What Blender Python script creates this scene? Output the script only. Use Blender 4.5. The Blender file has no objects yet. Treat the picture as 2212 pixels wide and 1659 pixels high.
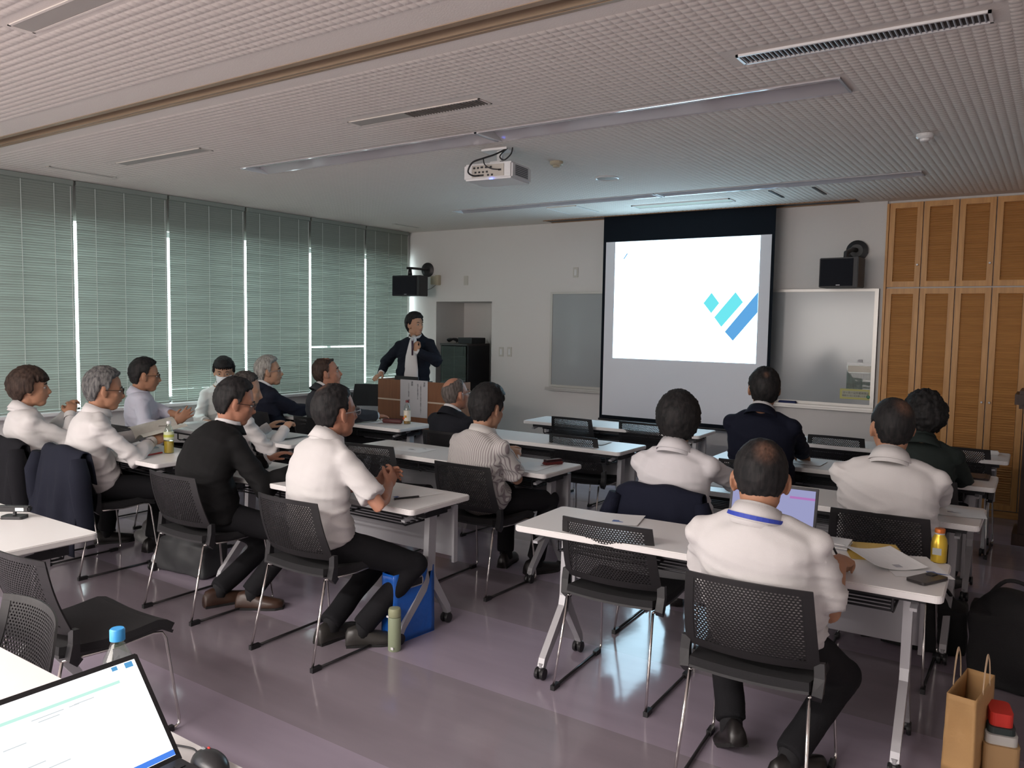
import bpy, bmesh, math, random
import numpy as np
from mathutils import Vector, Matrix, noise
random.seed(7)
sc = bpy.context.scene
C = sc.collection
V = Vector
# ------------------------------------------------------------------ camera
cam_d = bpy.data.cameras.new('camera'); cam = bpy.data.objects.new('camera', cam_d); C.objects.link(cam)
cam_d.sensor_width = 36.0; cam_d.sensor_fit = 'HORIZONTAL'; cam_d.lens = 1733.59 / 2212 * 36
cam_d.clip_start = 0.02; cam_d.clip_end = 200
_r = V((0.8245734378786626, 0.5655042111442176, 0.016841399084385904))
_d = V((0.055696866717680434, -0.05151738615377633, -0.9971177553136419))
_f = V((-0.5630066647765338, 0.823134828628967, -0.07397668088772846))
_M = Matrix((_r, -_d, -_f)).transposed().to_4x4(); _M.translation = V((0, 0, 1.64))
cam.matrix_world = _M
sc.camera = cam
# ------------------------------------------------------------------ world, lights, exposure
sc.view_settings.view_transform = 'Standard'
sc.view_settings.look = 'None'
sc.view_settings.gamma = 1.0
sc.view_settings.use_curve_mapping = False
sc.view_settings.exposure = 0.14
sc.cycles.use_denoising = True
sc.cycles.max_bounces = 8; sc.cycles.diffuse_bounces = 4; sc.cycles.glossy_bounces = 4
sc.cycles.transmission_bounces = 6; sc.cycles.transparent_max_bounces = 10
sc.cycles.caustics_reflective = False; sc.cycles.caustics_refractive = False
sc.cycles.sample_clamp_indirect = 4.0
world = bpy.data.worlds.new('world'); sc.world = world; world.use_nodes = True
bg = world.node_tree.nodes['Background']
bg.inputs[0].default_value = (0.86, 0.94, 1.0, 1); bg.inputs[1].default_value = 8.0

def area(name, loc, rot, sx, sy, power, col):
    l = bpy.data.lights.new(name, 'AREA'); l.shape = 'RECTANGLE'; l.size = sx; l.size_y = sy
    l.energy = power; l.color = col
    o = bpy.data.objects.new(name, l); C.objects.link(o); o.location = loc; o.rotation_euler = rot
    return o
# daylight through the unblinded windows of the rear half of the room (behind the photographer)
area('rear_window_daylight', (-3.1, -3.85, 1.65), (math.radians(90), 0, 0), 4.6, 1.5, 125, (1.0, 0.93, 0.87))
area('side_window_daylight', (-7.2, -1.9, 1.65), (math.radians(90), 0, math.radians(-90)), 2.6, 1.5, 45, (1.0, 0.95, 0.92))
area('added_rear_downlight', (-3.2, -1.3, 2.80), (0, 0, 0), 4.6, 0.3, 235, (1.0, 0.94, 0.90))  # unseen downlight added to brighten table tops and floor, no fixture modelled
area('added_rear_downlight', (-3.2, -3.0, 2.80), (0, 0, 0), 4.6, 0.3, 140, (1.0, 0.94, 0.90))  # second added fill panel, farther back and also without a fixture

# ------------------------------------------------------------------ materials
_mats = {}
def mat(name, col, rough=0.6, metal=0.0, spec=0.5, bump=0.0, bscale=200.0, vary=0.0, vscale=6.0, emit=None, estr=0.0,
        alpha=1.0, trans=0.0, coat=0.0):
    if name in _mats: return _mats[name]
    m = bpy.data.materials.new(name); m.use_nodes = True
    nt = m.node_tree; b = nt.nodes['Principled BSDF']
    b.inputs['Base Color'].default_value = (*col, 1); b.inputs['Roughness'].default_value = rough
    b.inputs['Metallic'].default_value = metal; b.inputs['Specular IOR Level'].default_value = spec
    b.inputs['Alpha'].default_value = alpha; b.inputs['Transmission Weight'].default_value = trans
    b.inputs['Coat Weight'].default_value = coat
    if emit is not None:
        b.inputs['Emission Color'].default_value = (*emit, 1); b.inputs['Emission Strength'].default_value = estr
    if bump > 0 or vary > 0:
        tc = nt.nodes.new('ShaderNodeTexCoord')
    if vary > 0:
        n = nt.nodes.new('ShaderNodeTexNoise'); n.inputs['Scale'].default_value = vscale; n.inputs['Detail'].default_value = 4
        nt.links.new(tc.outputs['Object'], n.inputs['Vector'])
        mx = nt.nodes.new('ShaderNodeMix'); mx.data_type = 'RGBA'
        mx.inputs[6].default_value = (*[max(0, c * (1 - vary)) for c in col], 1)
        mx.inputs[7].default_value = (*[min(1, c * (1 + vary)) for c in col], 1)
        nt.links.new(n.outputs['Fac'], mx.inputs[0]); nt.links.new(mx.outputs[2], b.inputs['Base Color'])
    if bump > 0:
        n2 = nt.nodes.new('ShaderNodeTexNoise'); n2.inputs['Scale'].default_value = bscale
        nt.links.new(tc.outputs['Object'], n2.inputs['Vector'])
        bp = nt.nodes.new('ShaderNodeBump'); bp.inputs['Strength'].default_value = bump; bp.inputs['Distance'].default_value = 0.01
        nt.links.new(n2.outputs['Fac'], bp.inputs['Height']); nt.links.new(bp.outputs[0], b.inputs['Normal'])
    _mats[name] = m
    return m

M_wall = mat('wall_paint', (0.69, 0.67, 0.65), 0.85, bump=0.15, bscale=120)
M_ceil = mat('ceiling_board', (0.70, 0.645, 0.59), 0.9, bump=0.1, bscale=150)
M_railblk = mat('black_rail_coating', (0.022, 0.021, 0.023), 0.3)
M_black = mat('black_plastic', (0.016, 0.016, 0.018), 0.42, bump=0.05, bscale=600)
M_chairback = mat('black_mesh_plastic', (0.013, 0.0125, 0.0135), 0.42)
M_seat = mat('black_seat_fabric', (0.018, 0.018, 0.020), 0.9, bump=0.5, bscale=900)
M_chrome = mat('chrome', (0.72, 0.70, 0.68), 0.14, 1.0)
M_silver = mat('silver_painted_metal', (0.48, 0.48, 0.50), 0.42, 0.35)
M_grey = mat('grey_metal_panel', (0.40, 0.40, 0.42), 0.5, 0.1)
M_top = mat('white_laminate', (0.78, 0.76, 0.75), 0.35, spec=0.4, vary=0.02, vscale=3)
M_dark = mat('dark_metal', (0.03, 0.03, 0.034), 0.5, 0.4)
M_paper = mat('white_paper', (0.80, 0.80, 0.80), 0.8, vary=0.03, vscale=20)
M_white = mat('white_enamel', (0.72, 0.72, 0.72), 0.3)
M_plate = mat('switch_plate', (0.55, 0.53, 0.48), 0.5)
M_ink = mat('grey_ink', (0.06, 0.06, 0.07), 0.7)
M_inkblue = mat('blue_print', (0.10, 0.16, 0.38), 0.7)
M_inkgrey = mat('pale_print', (0.42, 0.42, 0.46), 0.7)
M_beige = mat('beige_plastic', (0.50, 0.44, 0.32), 0.6)

def floor_material():
    m = bpy.data.materials.new('lilac_linoleum'); m.use_nodes = True; nt = m.node_tree; b = nt.nodes['Principled BSDF']
    tc = nt.nodes.new('ShaderNodeTexCoord'); sep = nt.nodes.new('ShaderNodeSeparateXYZ')
    nt.links.new(tc.outputs['Object'], sep.inputs[0])
    # sheets laid along x, every second one woven in a darker tone, with a thin welded seam
    ad = nt.nodes.new('ShaderNodeMath'); ad.operation = 'ADD'; ad.inputs[1].default_value = 10 * 1.46 - 2.11 + 1.46
    nt.links.new(sep.outputs['Y'], ad.inputs[0])
    dv = nt.nodes.new('ShaderNodeMath'); dv.operation = 'DIVIDE'; dv.inputs[1].default_value = 1.46
    nt.links.new(ad.outputs[0], dv.inputs[0])
    fr = nt.nodes.new('ShaderNodeMath'); fr.operation = 'FRACT'; nt.links.new(dv.outputs[0], fr.inputs[0])
    lt = nt.nodes.new('ShaderNodeMath'); lt.operation = 'LESS_THAN'; lt.inputs[1].default_value = 0.5
    nt.links.new(fr.outputs[0], lt.inputs[0])
    n = nt.nodes.new('ShaderNodeTexNoise'); n.inputs['Scale'].default_value = 1.6; n.inputs['Detail'].default_value = 6
    mp = nt.nodes.new('ShaderNodeMapping'); mp.inputs['Scale'].default_value = (1, 6, 1)
    nt.links.new(tc.outputs['Object'], mp.inputs[0]); nt.links.new(mp.outputs[0], n.inputs['Vector'])
    mx = nt.nodes.new('ShaderNodeMix'); mx.data_type = 'RGBA'
    mx.inputs[6].default_value = (0.37, 0.315, 0.385, 1); mx.inputs[7].default_value = (0.285, 0.245, 0.28, 1)
    nt.links.new(lt.outputs[0], mx.inputs[0])
    mx2 = nt.nodes.new('ShaderNodeMix'); mx2.data_type = 'RGBA'; mx2.blend_type = 'MULTIPLY'; mx2.inputs[0].default_value = 0.45
    cr = nt.nodes.new('ShaderNodeValToRGB'); cr.color_ramp.elements[0].color = (0.6, 0.6, 0.6, 1); cr.color_ramp.elements[1].color = (1.15, 1.15, 1.15, 1)
    nt.links.new(n.outputs['Fac'], cr.inputs[0])
    nt.links.new(mx.outputs[2], mx2.inputs[6]); nt.links.new(cr.outputs[0], mx2.inputs[7])
    nt.links.new(mx2.outputs[2], b.inputs['Base Color'])
    n3 = nt.nodes.new('ShaderNodeTexNoise'); n3.inputs['Scale'].default_value = 5; n3.inputs['Detail'].default_value = 3
    nt.links.new(tc.outputs['Object'], n3.inputs['Vector'])
    rr = nt.nodes.new('ShaderNodeMapRange'); rr.inputs['To Min'].default_value = 0.07; rr.inputs['To Max'].default_value = 0.17
    nt.links.new(n3.outputs['Fac'], rr.inputs[0]); nt.links.new(rr.outputs[0], b.inputs['Roughness'])
    b.inputs['Specular IOR Level'].default_value = 0.55
    bp = nt.nodes.new('ShaderNodeBump'); bp.inputs['Strength'].default_value = 0.05; bp.inputs['Distance'].default_value = 0.02
    nt.links.new(n3.outputs['Fac'], bp.inputs['Height']); nt.links.new(bp.outputs[0], b.inputs['Normal'])
    return m
M_floor = floor_material()

def wood_material(name, c1, c2, rough=0.5, axis='X'):
    m = bpy.data.materials.new(name); m.use_nodes = True; nt = m.node_tree; b = nt.nodes['Principled BSDF']
    tc = nt.nodes.new('ShaderNodeTexCoord'); mp = nt.nodes.new('ShaderNodeMapping')
    mp.inputs['Scale'].default_value = {'X': (3, 40, 40), 'Z': (40, 40, 3)}[axis]
    n = nt.nodes.new('ShaderNodeTexNoise'); n.inputs['Scale'].default_value = 1.0; n.inputs['Detail'].default_value = 5
    cr = nt.nodes.new('ShaderNodeValToRGB'); cr.color_ramp.elements[0].position = 0.3; cr.color_ramp.elements[1].position = 0.7
    cr.color_ramp.elements[0].color = (*c1, 1); cr.color_ramp.elements[1].color = (*c2, 1)
    nt.links.new(tc.outputs['Object'], mp.inputs[0]); nt.links.new(mp.outputs[0], n.inputs['Vector'])
    nt.links.new(n.outputs['Fac'], cr.inputs[0]); nt.links.new(cr.outputs[0], b.inputs['Base Color'])
    b.inputs['Roughness'].default_value = rough
    return m
M_wardrobe = wood_material('honey_pine', (0.46, 0.215, 0.065), (0.62, 0.31, 0.10), 0.45, 'X')
M_wardrobe_v = wood_material('honey_pine_upright', (0.50, 0.24, 0.07), (0.66, 0.34, 0.11), 0.45, 'Z')
M_lectern = wood_material('brown_veneer', (0.19, 0.080, 0.040), (0.235, 0.102, 0.050), 0.4, 'Z')
M_darkwood = wood_material('dark_brown_wood', (0.035, 0.018, 0.012), (0.06, 0.030, 0.02), 0.5, 'Z')
M_brownmetal = mat('bronze_rail', (0.33, 0.24, 0.16), 0.5, 0.2)

def blind_material():
    m = bpy.data.materials.new('sage_blind_slat'); m.use_nodes = True; nt = m.node_tree
    nt.nodes.remove(nt.nodes['Principled BSDF']); out = nt.nodes['Material Output']
    d = nt.nodes.new('ShaderNodeBsdfDiffuse'); d.inputs[0].default_value = (0.27, 0.30, 0.27, 1)
    t = nt.nodes.new('ShaderNodeBsdfTranslucent')
    tc = nt.nodes.new('ShaderNodeTexCoord'); mp = nt.nodes.new('ShaderNodeMapping'); mp.inputs['Scale'].default_value = (1, 0.35, 6)
    n = nt.nodes.new('ShaderNodeTexNoise'); n.inputs['Scale'].default_value = 2.4; n.inputs['Detail'].default_value = 3
    nt.links.new(tc.outputs['Object'], mp.inputs[0]); nt.links.new(mp.outputs[0], n.inputs['Vector'])
    cr = nt.nodes.new('ShaderNodeValToRGB'); cr.color_ramp.elements[0].color = (0.016, 0.019, 0.0168, 1); cr.color_ramp.elements[1].color = (0.026, 0.030, 0.0265, 1)
    cr.color_ramp.elements[0].position = 0.3; cr.color_ramp.elements[1].position = 0.7
    nt.links.new(n.outputs['Fac'], cr.inputs[0]); nt.links.new(cr.outputs[0], t.inputs[0])
    a = nt.nodes.new('ShaderNodeAddShader'); nt.links.new(d.outputs[0], a.inputs[0]); nt.links.new(t.outputs[0], a.inputs[1])
    nt.links.new(a.outputs[0], out.inputs[0])
    return m
M_slat = blind_material()
def cord_material():
    m = bpy.data.materials.new('blind_ladder_tape'); m.use_nodes = True; nt = m.node_tree
    nt.nodes.remove(nt.nodes['Principled BSDF']); out = nt.nodes['Material Output']
    t = nt.nodes.new('ShaderNodeBsdfTranslucent'); t.inputs[0].default_value = (0.050, 0.064, 0.057, 1)  # tape made paler than the slats to imitate light leaking through cord holes
    d = nt.nodes.new('ShaderNodeBsdfDiffuse'); d.inputs[0].default_value = (0.75, 0.80, 0.76, 1)
    a = nt.nodes.new('ShaderNodeAddShader'); nt.links.new(d.outputs[0], a.inputs[0]); nt.links.new(t.outputs[0], a.inputs[1])
    nt.links.new(a.outputs[0], out.inputs[0]); return m
M_cord = cord_material()
def glass_material(name, tint=(1, 1, 1), refl=0.08, dark=1.0):
    m = bpy.data.materials.new(name); m.use_nodes = True; nt = m.node_tree
    nt.nodes.remove(nt.nodes['Principled BSDF']); out = nt.nodes['Material Output']
    t = nt.nodes.new('ShaderNodeBsdfTransparent'); t.inputs[0].default_value = (*[c * dark for c in tint], 1)
    g = nt.nodes.new('ShaderNodeBsdfGlossy'); g.inputs['Roughness'].default_value = 0.02
    mx = nt.nodes.new('ShaderNodeMixShader'); mx.inputs[0].default_value = refl
    nt.links.new(t.outputs[0], mx.inputs[1]); nt.links.new(g.outputs[0], mx.inputs[2]); nt.links.new(mx.outputs[0], out.inputs[0])
    return m
M_glass = glass_material('window_glass', (0.95, 1, 0.98), 0.06)
M_tglass = glass_material('smoked_glass', (0.5, 0.65, 0.62), 0.16, 0.5)
M_pet = glass_material('clear_plastic', (0.85, 0.9, 0.88), 0.10)
def emis(name, col, s):
    m = bpy.data.materials.new(name); m.use_nodes = True; nt = m.node_tree
    nt.nodes.remove(nt.nodes['Principled BSDF']); out = nt.nodes['Material Output']
    e = nt.nodes.new('ShaderNodeEmission'); e.inputs[0].default_value = (*col, 1); e.inputs[1].default_value = s
    nt.links.new(e.outputs[0], out.inputs[0]); return m

# ------------------------------------------------------------------ mesh helpers
class MB:
    def __init__(s): s.v = []; s.f = []; s.m = []
    def add(s, vs, fs, mi=0):
        o = len(s.v); s.v += [tuple(x) for x in vs]; s.f += [tuple(i + o for i in f) for f in fs]; s.m += [mi] * len(fs); return s
    def box(s, a, b, mi=0, M=None):
        x0, y0, z0 = a; x1, y1, z1 = b
        vs = [(x0, y0, z0), (x1, y0, z0), (x1, y1, z0), (x0, y1, z0), (x0, y0, z1), (x1, y0, z1), (x1, y1, z1), (x0, y1, z1)]
        if M is not None: vs = [M @ V(p) for p in vs]
        return s.add(vs, [(3, 2, 1, 0), (4, 5, 6, 7), (0, 1, 5, 4), (1, 2, 6, 5), (2, 3, 7, 6), (3, 0, 4, 7)], mi)
    def tube(s, pts, rs, n=10, mi=0, cap=True, sq=False, up=None, ry=None):
        """sweep along pts; rs radius or list; ry: second radius list; up: lateral reference"""
        pts = [V(p) for p in pts]; k = len(pts)
        if not hasattr(rs, '__len__'): rs = [rs] * k
        if ry is None: ry = rs
        elif not hasattr(ry, '__len__'): ry = [ry] * k
        ref = V(up) if up is not None else None
        vs = []; X = None
        for i, p in enumerate(pts):
            t = (pts[min(i + 1, k - 1)] - pts[max(i - 1, 0)])
            if t.length < 1e-9: t = V((0, 0, 1))
            t.normalize()
            if ref is not None: base = ref
            elif X is None: base = V((1, 0, 0)) if abs(t.x) < 0.8 else V((0, 1, 0))
            else: base = X
            X = (base - t * base.dot(t))
            if X.length < 1e-6: X = V((0, 1, 0)) - t * t.y
            X.normalize(); Y = t.cross(X)
            for j in range(n):
                a = 2 * math.pi * (j + (0.5 if sq else 0)) / n
                c, w = math.cos(a), math.sin(a)
                if sq:
                    q = 1.0 / max(abs(c), abs(w)) if n == 4 else 1
                    c *= q; w *= q
                vs.append(p + X * (c * rs[i]) + Y * (w * ry[i]))
        fs = []
        for i in range(k - 1):
            for j in range(n):
                j2 = (j + 1) % n
                fs.append((i * n + j, i * n + j2, (i + 1) * n + j2, (i + 1) * n + j))
        if cap:
            fs.append(tuple(range(n - 1, -1, -1))); fs.append(tuple((k - 1) * n + j for j in range(n)))
        return s.add(vs, fs, mi)
    def ell(s, c, r, M=None, n=16, m=10, mi=0):
        c = V(c); vs = [];
        if not hasattr(r, '__len__'): r = (r, r, r)
        M3 = M if M is not None else Matrix.Identity(3)
        vs.append(c + M3 @ V((0, 0, r[2])))
        for i in range(1, m):
            th = math.pi * i / m
            for j in range(n):
                ph = 2 * math.pi * j / n
                vs.append(c + M3 @ V((r[0] * math.sin(th) * math.cos(ph), r[1] * math.sin(th) * math.sin(ph), r[2] * math.cos(th))))
        vs.append(c + M3 @ V((0, 0, -r[2])))
        fs = []
        for j in range(n): fs.append((0, 1 + j, 1 + (j + 1) % n))
        for i in range(m - 2):
            for j in range(n):
                a = 1 + i * n + j; b_ = 1 + i * n + (j + 1) % n
                fs.append((a, a + n, b_ + n, b_))
        L = len(vs) - 1
        for j in range(n): fs.append((L, 1 + (m - 2) * n + (j + 1) % n, 1 + (m - 2) * n + j))
        return s.add(vs, fs, mi)
    def lathe(s, prof, c=(0, 0, 0), n=20, mi=0, M=None):
        c = V(c); vs = []; k = len(prof)
        for r, z in prof:
            for j in range(n):
                a = 2 * math.pi * j / n; p = V((r * math.cos(a), r * math.sin(a), z))
                if M is not None: p = M @ p
                vs.append(c + p)
        fs = [(i * n + j, i * n + (j + 1) % n, (i + 1) * n + (j + 1) % n, (i + 1) * n + j) for i in range(k - 1) for j in range(n)]
        fs.append(tuple(range(n - 1, -1, -1))); fs.append(tuple((k - 1) * n + j for j in range(n)))
        return s.add(vs, fs, mi)
    def prism(s, poly, z0, z1, mi=0, M=None):
        n = len(poly); vs = [V((x, y, z0)) for x, y in poly] + [V((x, y, z1)) for x, y in poly]
        if M is not None: vs = [M @ p for p in vs]
        fs = [tuple(range(n - 1, -1, -1)), tuple(range(n, 2 * n))] + [(i, (i + 1) % n, n + (i + 1) % n, n + i) for i in range(n)]
        return s.add(vs, fs, mi)
    def sheet(s, fn, nu, nv, th, mi=0):
        """fn(u,v)->point; closed thin sheet of thickness th"""
        P = [[V(fn(i / nu, j / nv)) for j in range(nv + 1)] for i in range(nu + 1)]
        vs = []
        for sgn in (0.5, -0.5):
            for i in range(nu + 1):
                for j in range(nv + 1):
                    a = P[min(i + 1, nu)][j] - P[max(i - 1, 0)][j]; b = P[i][min(j + 1, nv)] - P[i][max(j - 1, 0)]
                    nrm = a.cross(b)
                    if nrm.length > 1e-12: nrm.normalize()
                    vs.append(P[i][j] + nrm * th * sgn)
        w = nv + 1; o = (nu + 1) * w; fs = []
        for i in range(nu):
            for j in range(nv):
                a = i * w + j; fs.append((a, a + w, a + w + 1, a + 1)); fs.append((o + a, o + a + 1, o + a + w + 1, o + a + w))
        for i in range(nu):
            a = i * w; fs.append((a, o + a, o + a + w, a + w)); a += nv; fs.append((a, a + w, o + a + w, o + a))
        for j in range(nv):
            a = j; fs.append((a, a + 1, o + a + 1, o + a)); a = nu * w + j; fs.append((a, o + a, o + a + 1, a + 1))
        return s.add(vs, fs, mi)
    def mesh(s, name, mats, smooth=False):
        me = bpy.data.meshes.new(name); me.from_pydata([tuple(p) for p in s.v], [], s.f)
        for m in (mats if isinstance(mats, (list, tuple)) else [mats]): me.materials.append(m)
        if len(set(s.m)) > 1 or (s.m and s.m[0] != 0): me.polygons.foreach_set('material_index', s.m)
        if smooth: me.polygons.foreach_set('use_smooth', [True] * len(me.polygons))
        me.update(); return me
    def build(s, name, mats, parent=None, smooth=False, bevel=0.0, segs=2, kind=None, label=None, weld=False):
        me = s.mesh(name, mats, smooth)
        if bevel > 0:
            bm = bmesh.new(); bm.from_mesh(me)
            bmesh.ops.bevel(bm, geom=bm.edges[:] , offset=bevel, segments=segs, affect='EDGES', clamp_overlap=True)
            bm.to_mesh(me); bm.free()
        return link(name, me, parent, kind, label)
def link(name, me, parent=None, kind=None, label=None):
    o = bpy.data.objects.new(name, me); C.objects.link(o)
    if parent is not None: o.parent = parent
    if kind: o['kind'] = kind
    if label: o['label'] = label
    return o
def smooth_angle(o, ang=40):
    me = o.data; me.polygons.foreach_set('use_smooth', [True] * len(me.polygons))
    bm = bmesh.new(); bm.from_mesh(me)
    for e in bm.edges:
        if len(e.link_faces) == 2 and e.calc_face_angle(0) > math.radians(ang): e.smooth = False
    bm.to_mesh(me); bm.free(); return o
def thing(name, label, cat, loc=(0, 0, 0), rz=0.0, group=None):
    o = bpy.data.objects.new(name, None); C.objects.link(o); o.empty_display_size = 0.05
    o.location = loc; o.rotation_euler = (0, 0, rz); o['label'] = label; o['category'] = cat
    if group: o['group'] = group
    return o
def tag(o, label, cat, group=None):
    o['label'] = label; o['category'] = cat
    if group: o['group'] = group
    return o
def dup(root, loc, rz, label, group=None):
    r = root.copy(); C.objects.link(r); r.location = loc; r.rotation_euler = (0, 0, rz); r['label'] = label
    if group: r['group'] = group
    def kids(a, b):
        for ch in list(a.children):
            c = ch.copy(); C.objects.link(c); c.parent = b; kids(ch, c)
    kids(root, r); return r
def at(o, loc=(0, 0, 0), rot=(0, 0, 0)):
    o.location = loc; o.rotation_euler = rot; return o
def text_mesh(name, body, size, m, parent, loc, rot, vertical=False, sx=1.0, align='LEFT', thick=0.0006, space=1.0):
    cu = bpy.data.curves.new(name, 'FONT')
    cu.body = '\n'.join(body) if vertical else body
    cu.size = size; cu.extrude = thick; cu.space_line = space if not vertical else 0.95 * space; cu.align_x = align; cu.resolution_u = 2
    t = bpy.data.objects.new(name, cu); C.objects.link(t)
    dg = bpy.context.evaluated_depsgraph_get()
    me = bpy.data.meshes.new_from_object(t.evaluated_get(dg)); bpy.data.objects.remove(t)
    me.materials.clear(); me.materials.append(m)
    o = link(name, me, parent); o.location = loc; o.rotation_euler = rot; o.scale = (sx, 1, 1)
    return o

# ================================================================== THE ROOM
XW, YF, ZC = -7.37, 8.25, 2.85
XR, YB = 2.6, -4.0
MB().box((XW - 0.2, YB - 0.2, -0.12), (XR + 0.2, YF + 1.0, 0)).build('floor', M_floor, kind='structure')
# ceiling: boards around the recessed light troughs and the partition rail
cb = MB(); H = ZC + 0.12
LIGHTS = [(4.13, 4.40), (6.82, 7.02)]; LX0, LX1 = -5.49, -0.95
RAIL = (2.60, 2.76)
def band(y0, y1, x0=XW - 0.2, x1=XR + 0.2): cb.box((x0, y0, ZC), (x1, y1, H))
band(YB - 0.2, RAIL[0]); band(RAIL[1], 4.13)
for (a, b_) in LIGHTS: band(a, b_, XW - 0.2, LX0); band(a, b_, LX1, XR + 0.2)
band(4.40, 6.82); band(7.02, YF + 0.2)
ceiling = cb.build('ceiling', M_ceil, kind='structure')
# raised acoustic cells of the ceiling boards
VENTS = [(-3.72, -2.64, 1.62, 1.77), (-3.68, -2.64, 3.51, 3.67), (-1.29, -0.27, 3.55, 3.72), (-6.24, -5.08, 3.49, 3.63),
         (-6.90, -6.78, 3.28, 3.88), (-3.67, -2.62, 7.38, 7.60), (-6.92, -6.80, 7.38, 7.88), (-4.50, -4.10, 7.10, 7.62)]
def relief():
    p = 0.0455; xs = np.arange(-7.22, 1.6, p); ys = np.arange(0.3, 8.12, p)
    X, Y = np.meshgrid(xs, ys, indexing='ij'); X = X.ravel(); Y = Y.ravel()
    keep = np.ones(len(X), bool)
    keep &= ~((Y > RAIL[0] - 0.17) & (Y < RAIL[1] + 0.09))
    for a, b_ in LIGHTS: keep &= ~((Y > a - 0.03) & (Y < b_ + 0.03) & (X > LX0 - 0.05) & (X < LX1 + 0.05))
    for x0, x1, y0, y1 in VENTS: keep &= ~((X > x0 - 0.03) & (X < x1 + 0.03) & (Y > y0 - 0.03) & (Y < y1 + 0.03))
    for cx, cy, r in ((-3.17, 5.17, 0.09), (-3.15, 5.93, 0.13), (-0.77, 5.58, 0.09), (-3.27, 4.62, 0.14)): keep &= ((X - cx) ** 2 + (Y - cy) ** 2 > r * r)
    X = X[keep]; Y = Y[keep]; n = len(X)
    w = 0.0140; wy = 0.0140; t = 0.0070; h = 0.0036
    v = np.zeros((n, 8, 3))
    for k, (sx, sy) in enumerate(((-1, -1), (1, -1), (1, 1), (-1, 1))):
        v[:, k] = np.stack([X + sx * (w + t), Y + sy * (wy + t), np.full(n, ZC)], 1)
        v[:, k + 4] = np.stack([X + sx * w, Y + sy * wy, np.full(n, ZC - h)], 1)
    q = np.array([(4, 7, 6, 5), (0, 4, 5, 1), (1, 5, 6, 2), (2, 6, 7, 3), (3, 7, 4, 0)])
    f = (q[None] + (np.arange(n) * 8)[:, None, None]).reshape(-1, 4)
    me = bpy.data.meshes.new('acoustic_cells'); me.vertices.add(n * 8); me.vertices.foreach_set('co', v.ravel())
    me.loops.add(f.size); me.loops.foreach_set('vertex_index', f.ravel().astype(np.int32))
    me.polygons.add(len(f)); me.polygons.foreach_set('loop_start', np.arange(0, f.size, 4, dtype=np.int32))
    me.materials.append(M_ceil); me.update(calc_edges=True)
    link('acoustic_cells', me, ceiling, 'stuff')
relief()
# front wall with the equipment niche
fw = MB(); NX0, NX1, NZ, ND = -6.88, -5.97, 1.925, 0.60
fw.box((XW - 0.2, YF, 0), (NX0, YF + 0.2, H)); fw.box((NX0, YF, NZ), (NX1, YF + 0.2, H)); fw.box((NX1, YF, 0), (-1.42, YF + 0.2, H))
fw.box((-1.42, YF + 0.03, 0), (XR + 0.2, YF + 0.2, H))
fw.box((NX0 - 0.1, YF + 0.2, 0), (NX0, YF + ND + 0.1, NZ + 0.1)); fw.box((NX1, YF + 0.2, 0), (NX1 + 0.1, YF + ND + 0.1, NZ + 0.1))
fw.box((NX0, YF + ND, 0), (NX1, YF + ND + 0.1, NZ + 0.1)); fw.box((NX0, YF + 0.2, NZ), (NX1, YF + ND, NZ + 0.1))
fw.build('wall_front', M_wall, kind='structure')
MB().box((XR, YB - 0.2, 0), (XR + 0.2, YF + 0.2, H)).build('wall_right', M_wall, kind='structure')
bw = MB(); bw.box((XW - 0.2, YB - 0.2, 0), (XR, YB, H)); bw.build('wall_back', M_wall, kind='structure')
# window wall
ZS, ZL = 0.80, 2.50
lw = MB(); lw.box((XW - 0.2, YB, 0), (XW, YF, ZS)); lw.box((XW - 0.2, YB, ZL), (XW, YF, H)); lw.box((XW - 0.2, YB, ZS), (XW, 0.0, ZL)); lw.box((XW - 0.2, YF - 0.03, ZS), (XW, YF, ZL))
lw.build('wall_left', M_wall, kind='structure')
MB().box((XW - 0.18, 0.0, ZS - 0.03), (XW + 0.12, YF - 0.01, ZS)).build('trim_1', M_white, kind='structure', bevel=0.004)
MB().box((NX1, YF - 0.012, 0), (-1.42, YF, 0.07)).box((XW, YF - 0.012, 0), (NX0, YF, 0.07)).build('baseboard_front', mat('baseboard_vinyl', (0.12, 0.11, 0.12), 0.5), kind='structure')
MB().box((XW, 0, 0), (XW + 0.012, YF, 0.07)).build('baseboard_left', _mats['baseboard_vinyl'], kind='structure')
# windows: one aluminium frame with two panes behind each pair of blinds
PIT = 0.905; Y0 = 3.76
M_alu = mat('aluminium_frame', (0.5, 0.5, 0.5), 0.4, 0.6)
edges = [Y0 - 4 * PIT, Y0 - 2 * PIT, Y0, Y0 + 2 * PIT, Y0 + 4 * PIT, YF - 0.03]
edges = [0.14, 1.95, 3.76, 5.57, 7.38, 8.22]
for k in range(5):
    a, b_ = edges[k] + 0.0, edges[k + 1]
    w = MB(); xa, xb = XW - 0.14, XW - 0.09
    mids = [] if k == 4 else [(a + b_) / 2 + 0.42]
    w.box((xa, a + 0.12, ZS), (xb, b_ - 0.0, ZS + 0.05)); w.box((xa, a + 0.12, ZL - 0.05), (xb, b_, ZL))
    for yy in [a + 0.38]: w.box((xa, yy - 0.03, ZS + 0.05), (xb, yy + 0.03, ZL - 0.05))
    for yy in mids: w.box((xa, yy - 0.03, ZS + 0.05), (xb, yy + 0.03, ZL - 0.05))
    fr = w.build('window_%d' % (k + 1), M_alu, kind='structure')
    MB().box((XW - 0.118, a + 0.02, ZS + 0.02), (XW - 0.112, b_, ZL - 0.02)).build('pane', M_glass, fr)

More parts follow.
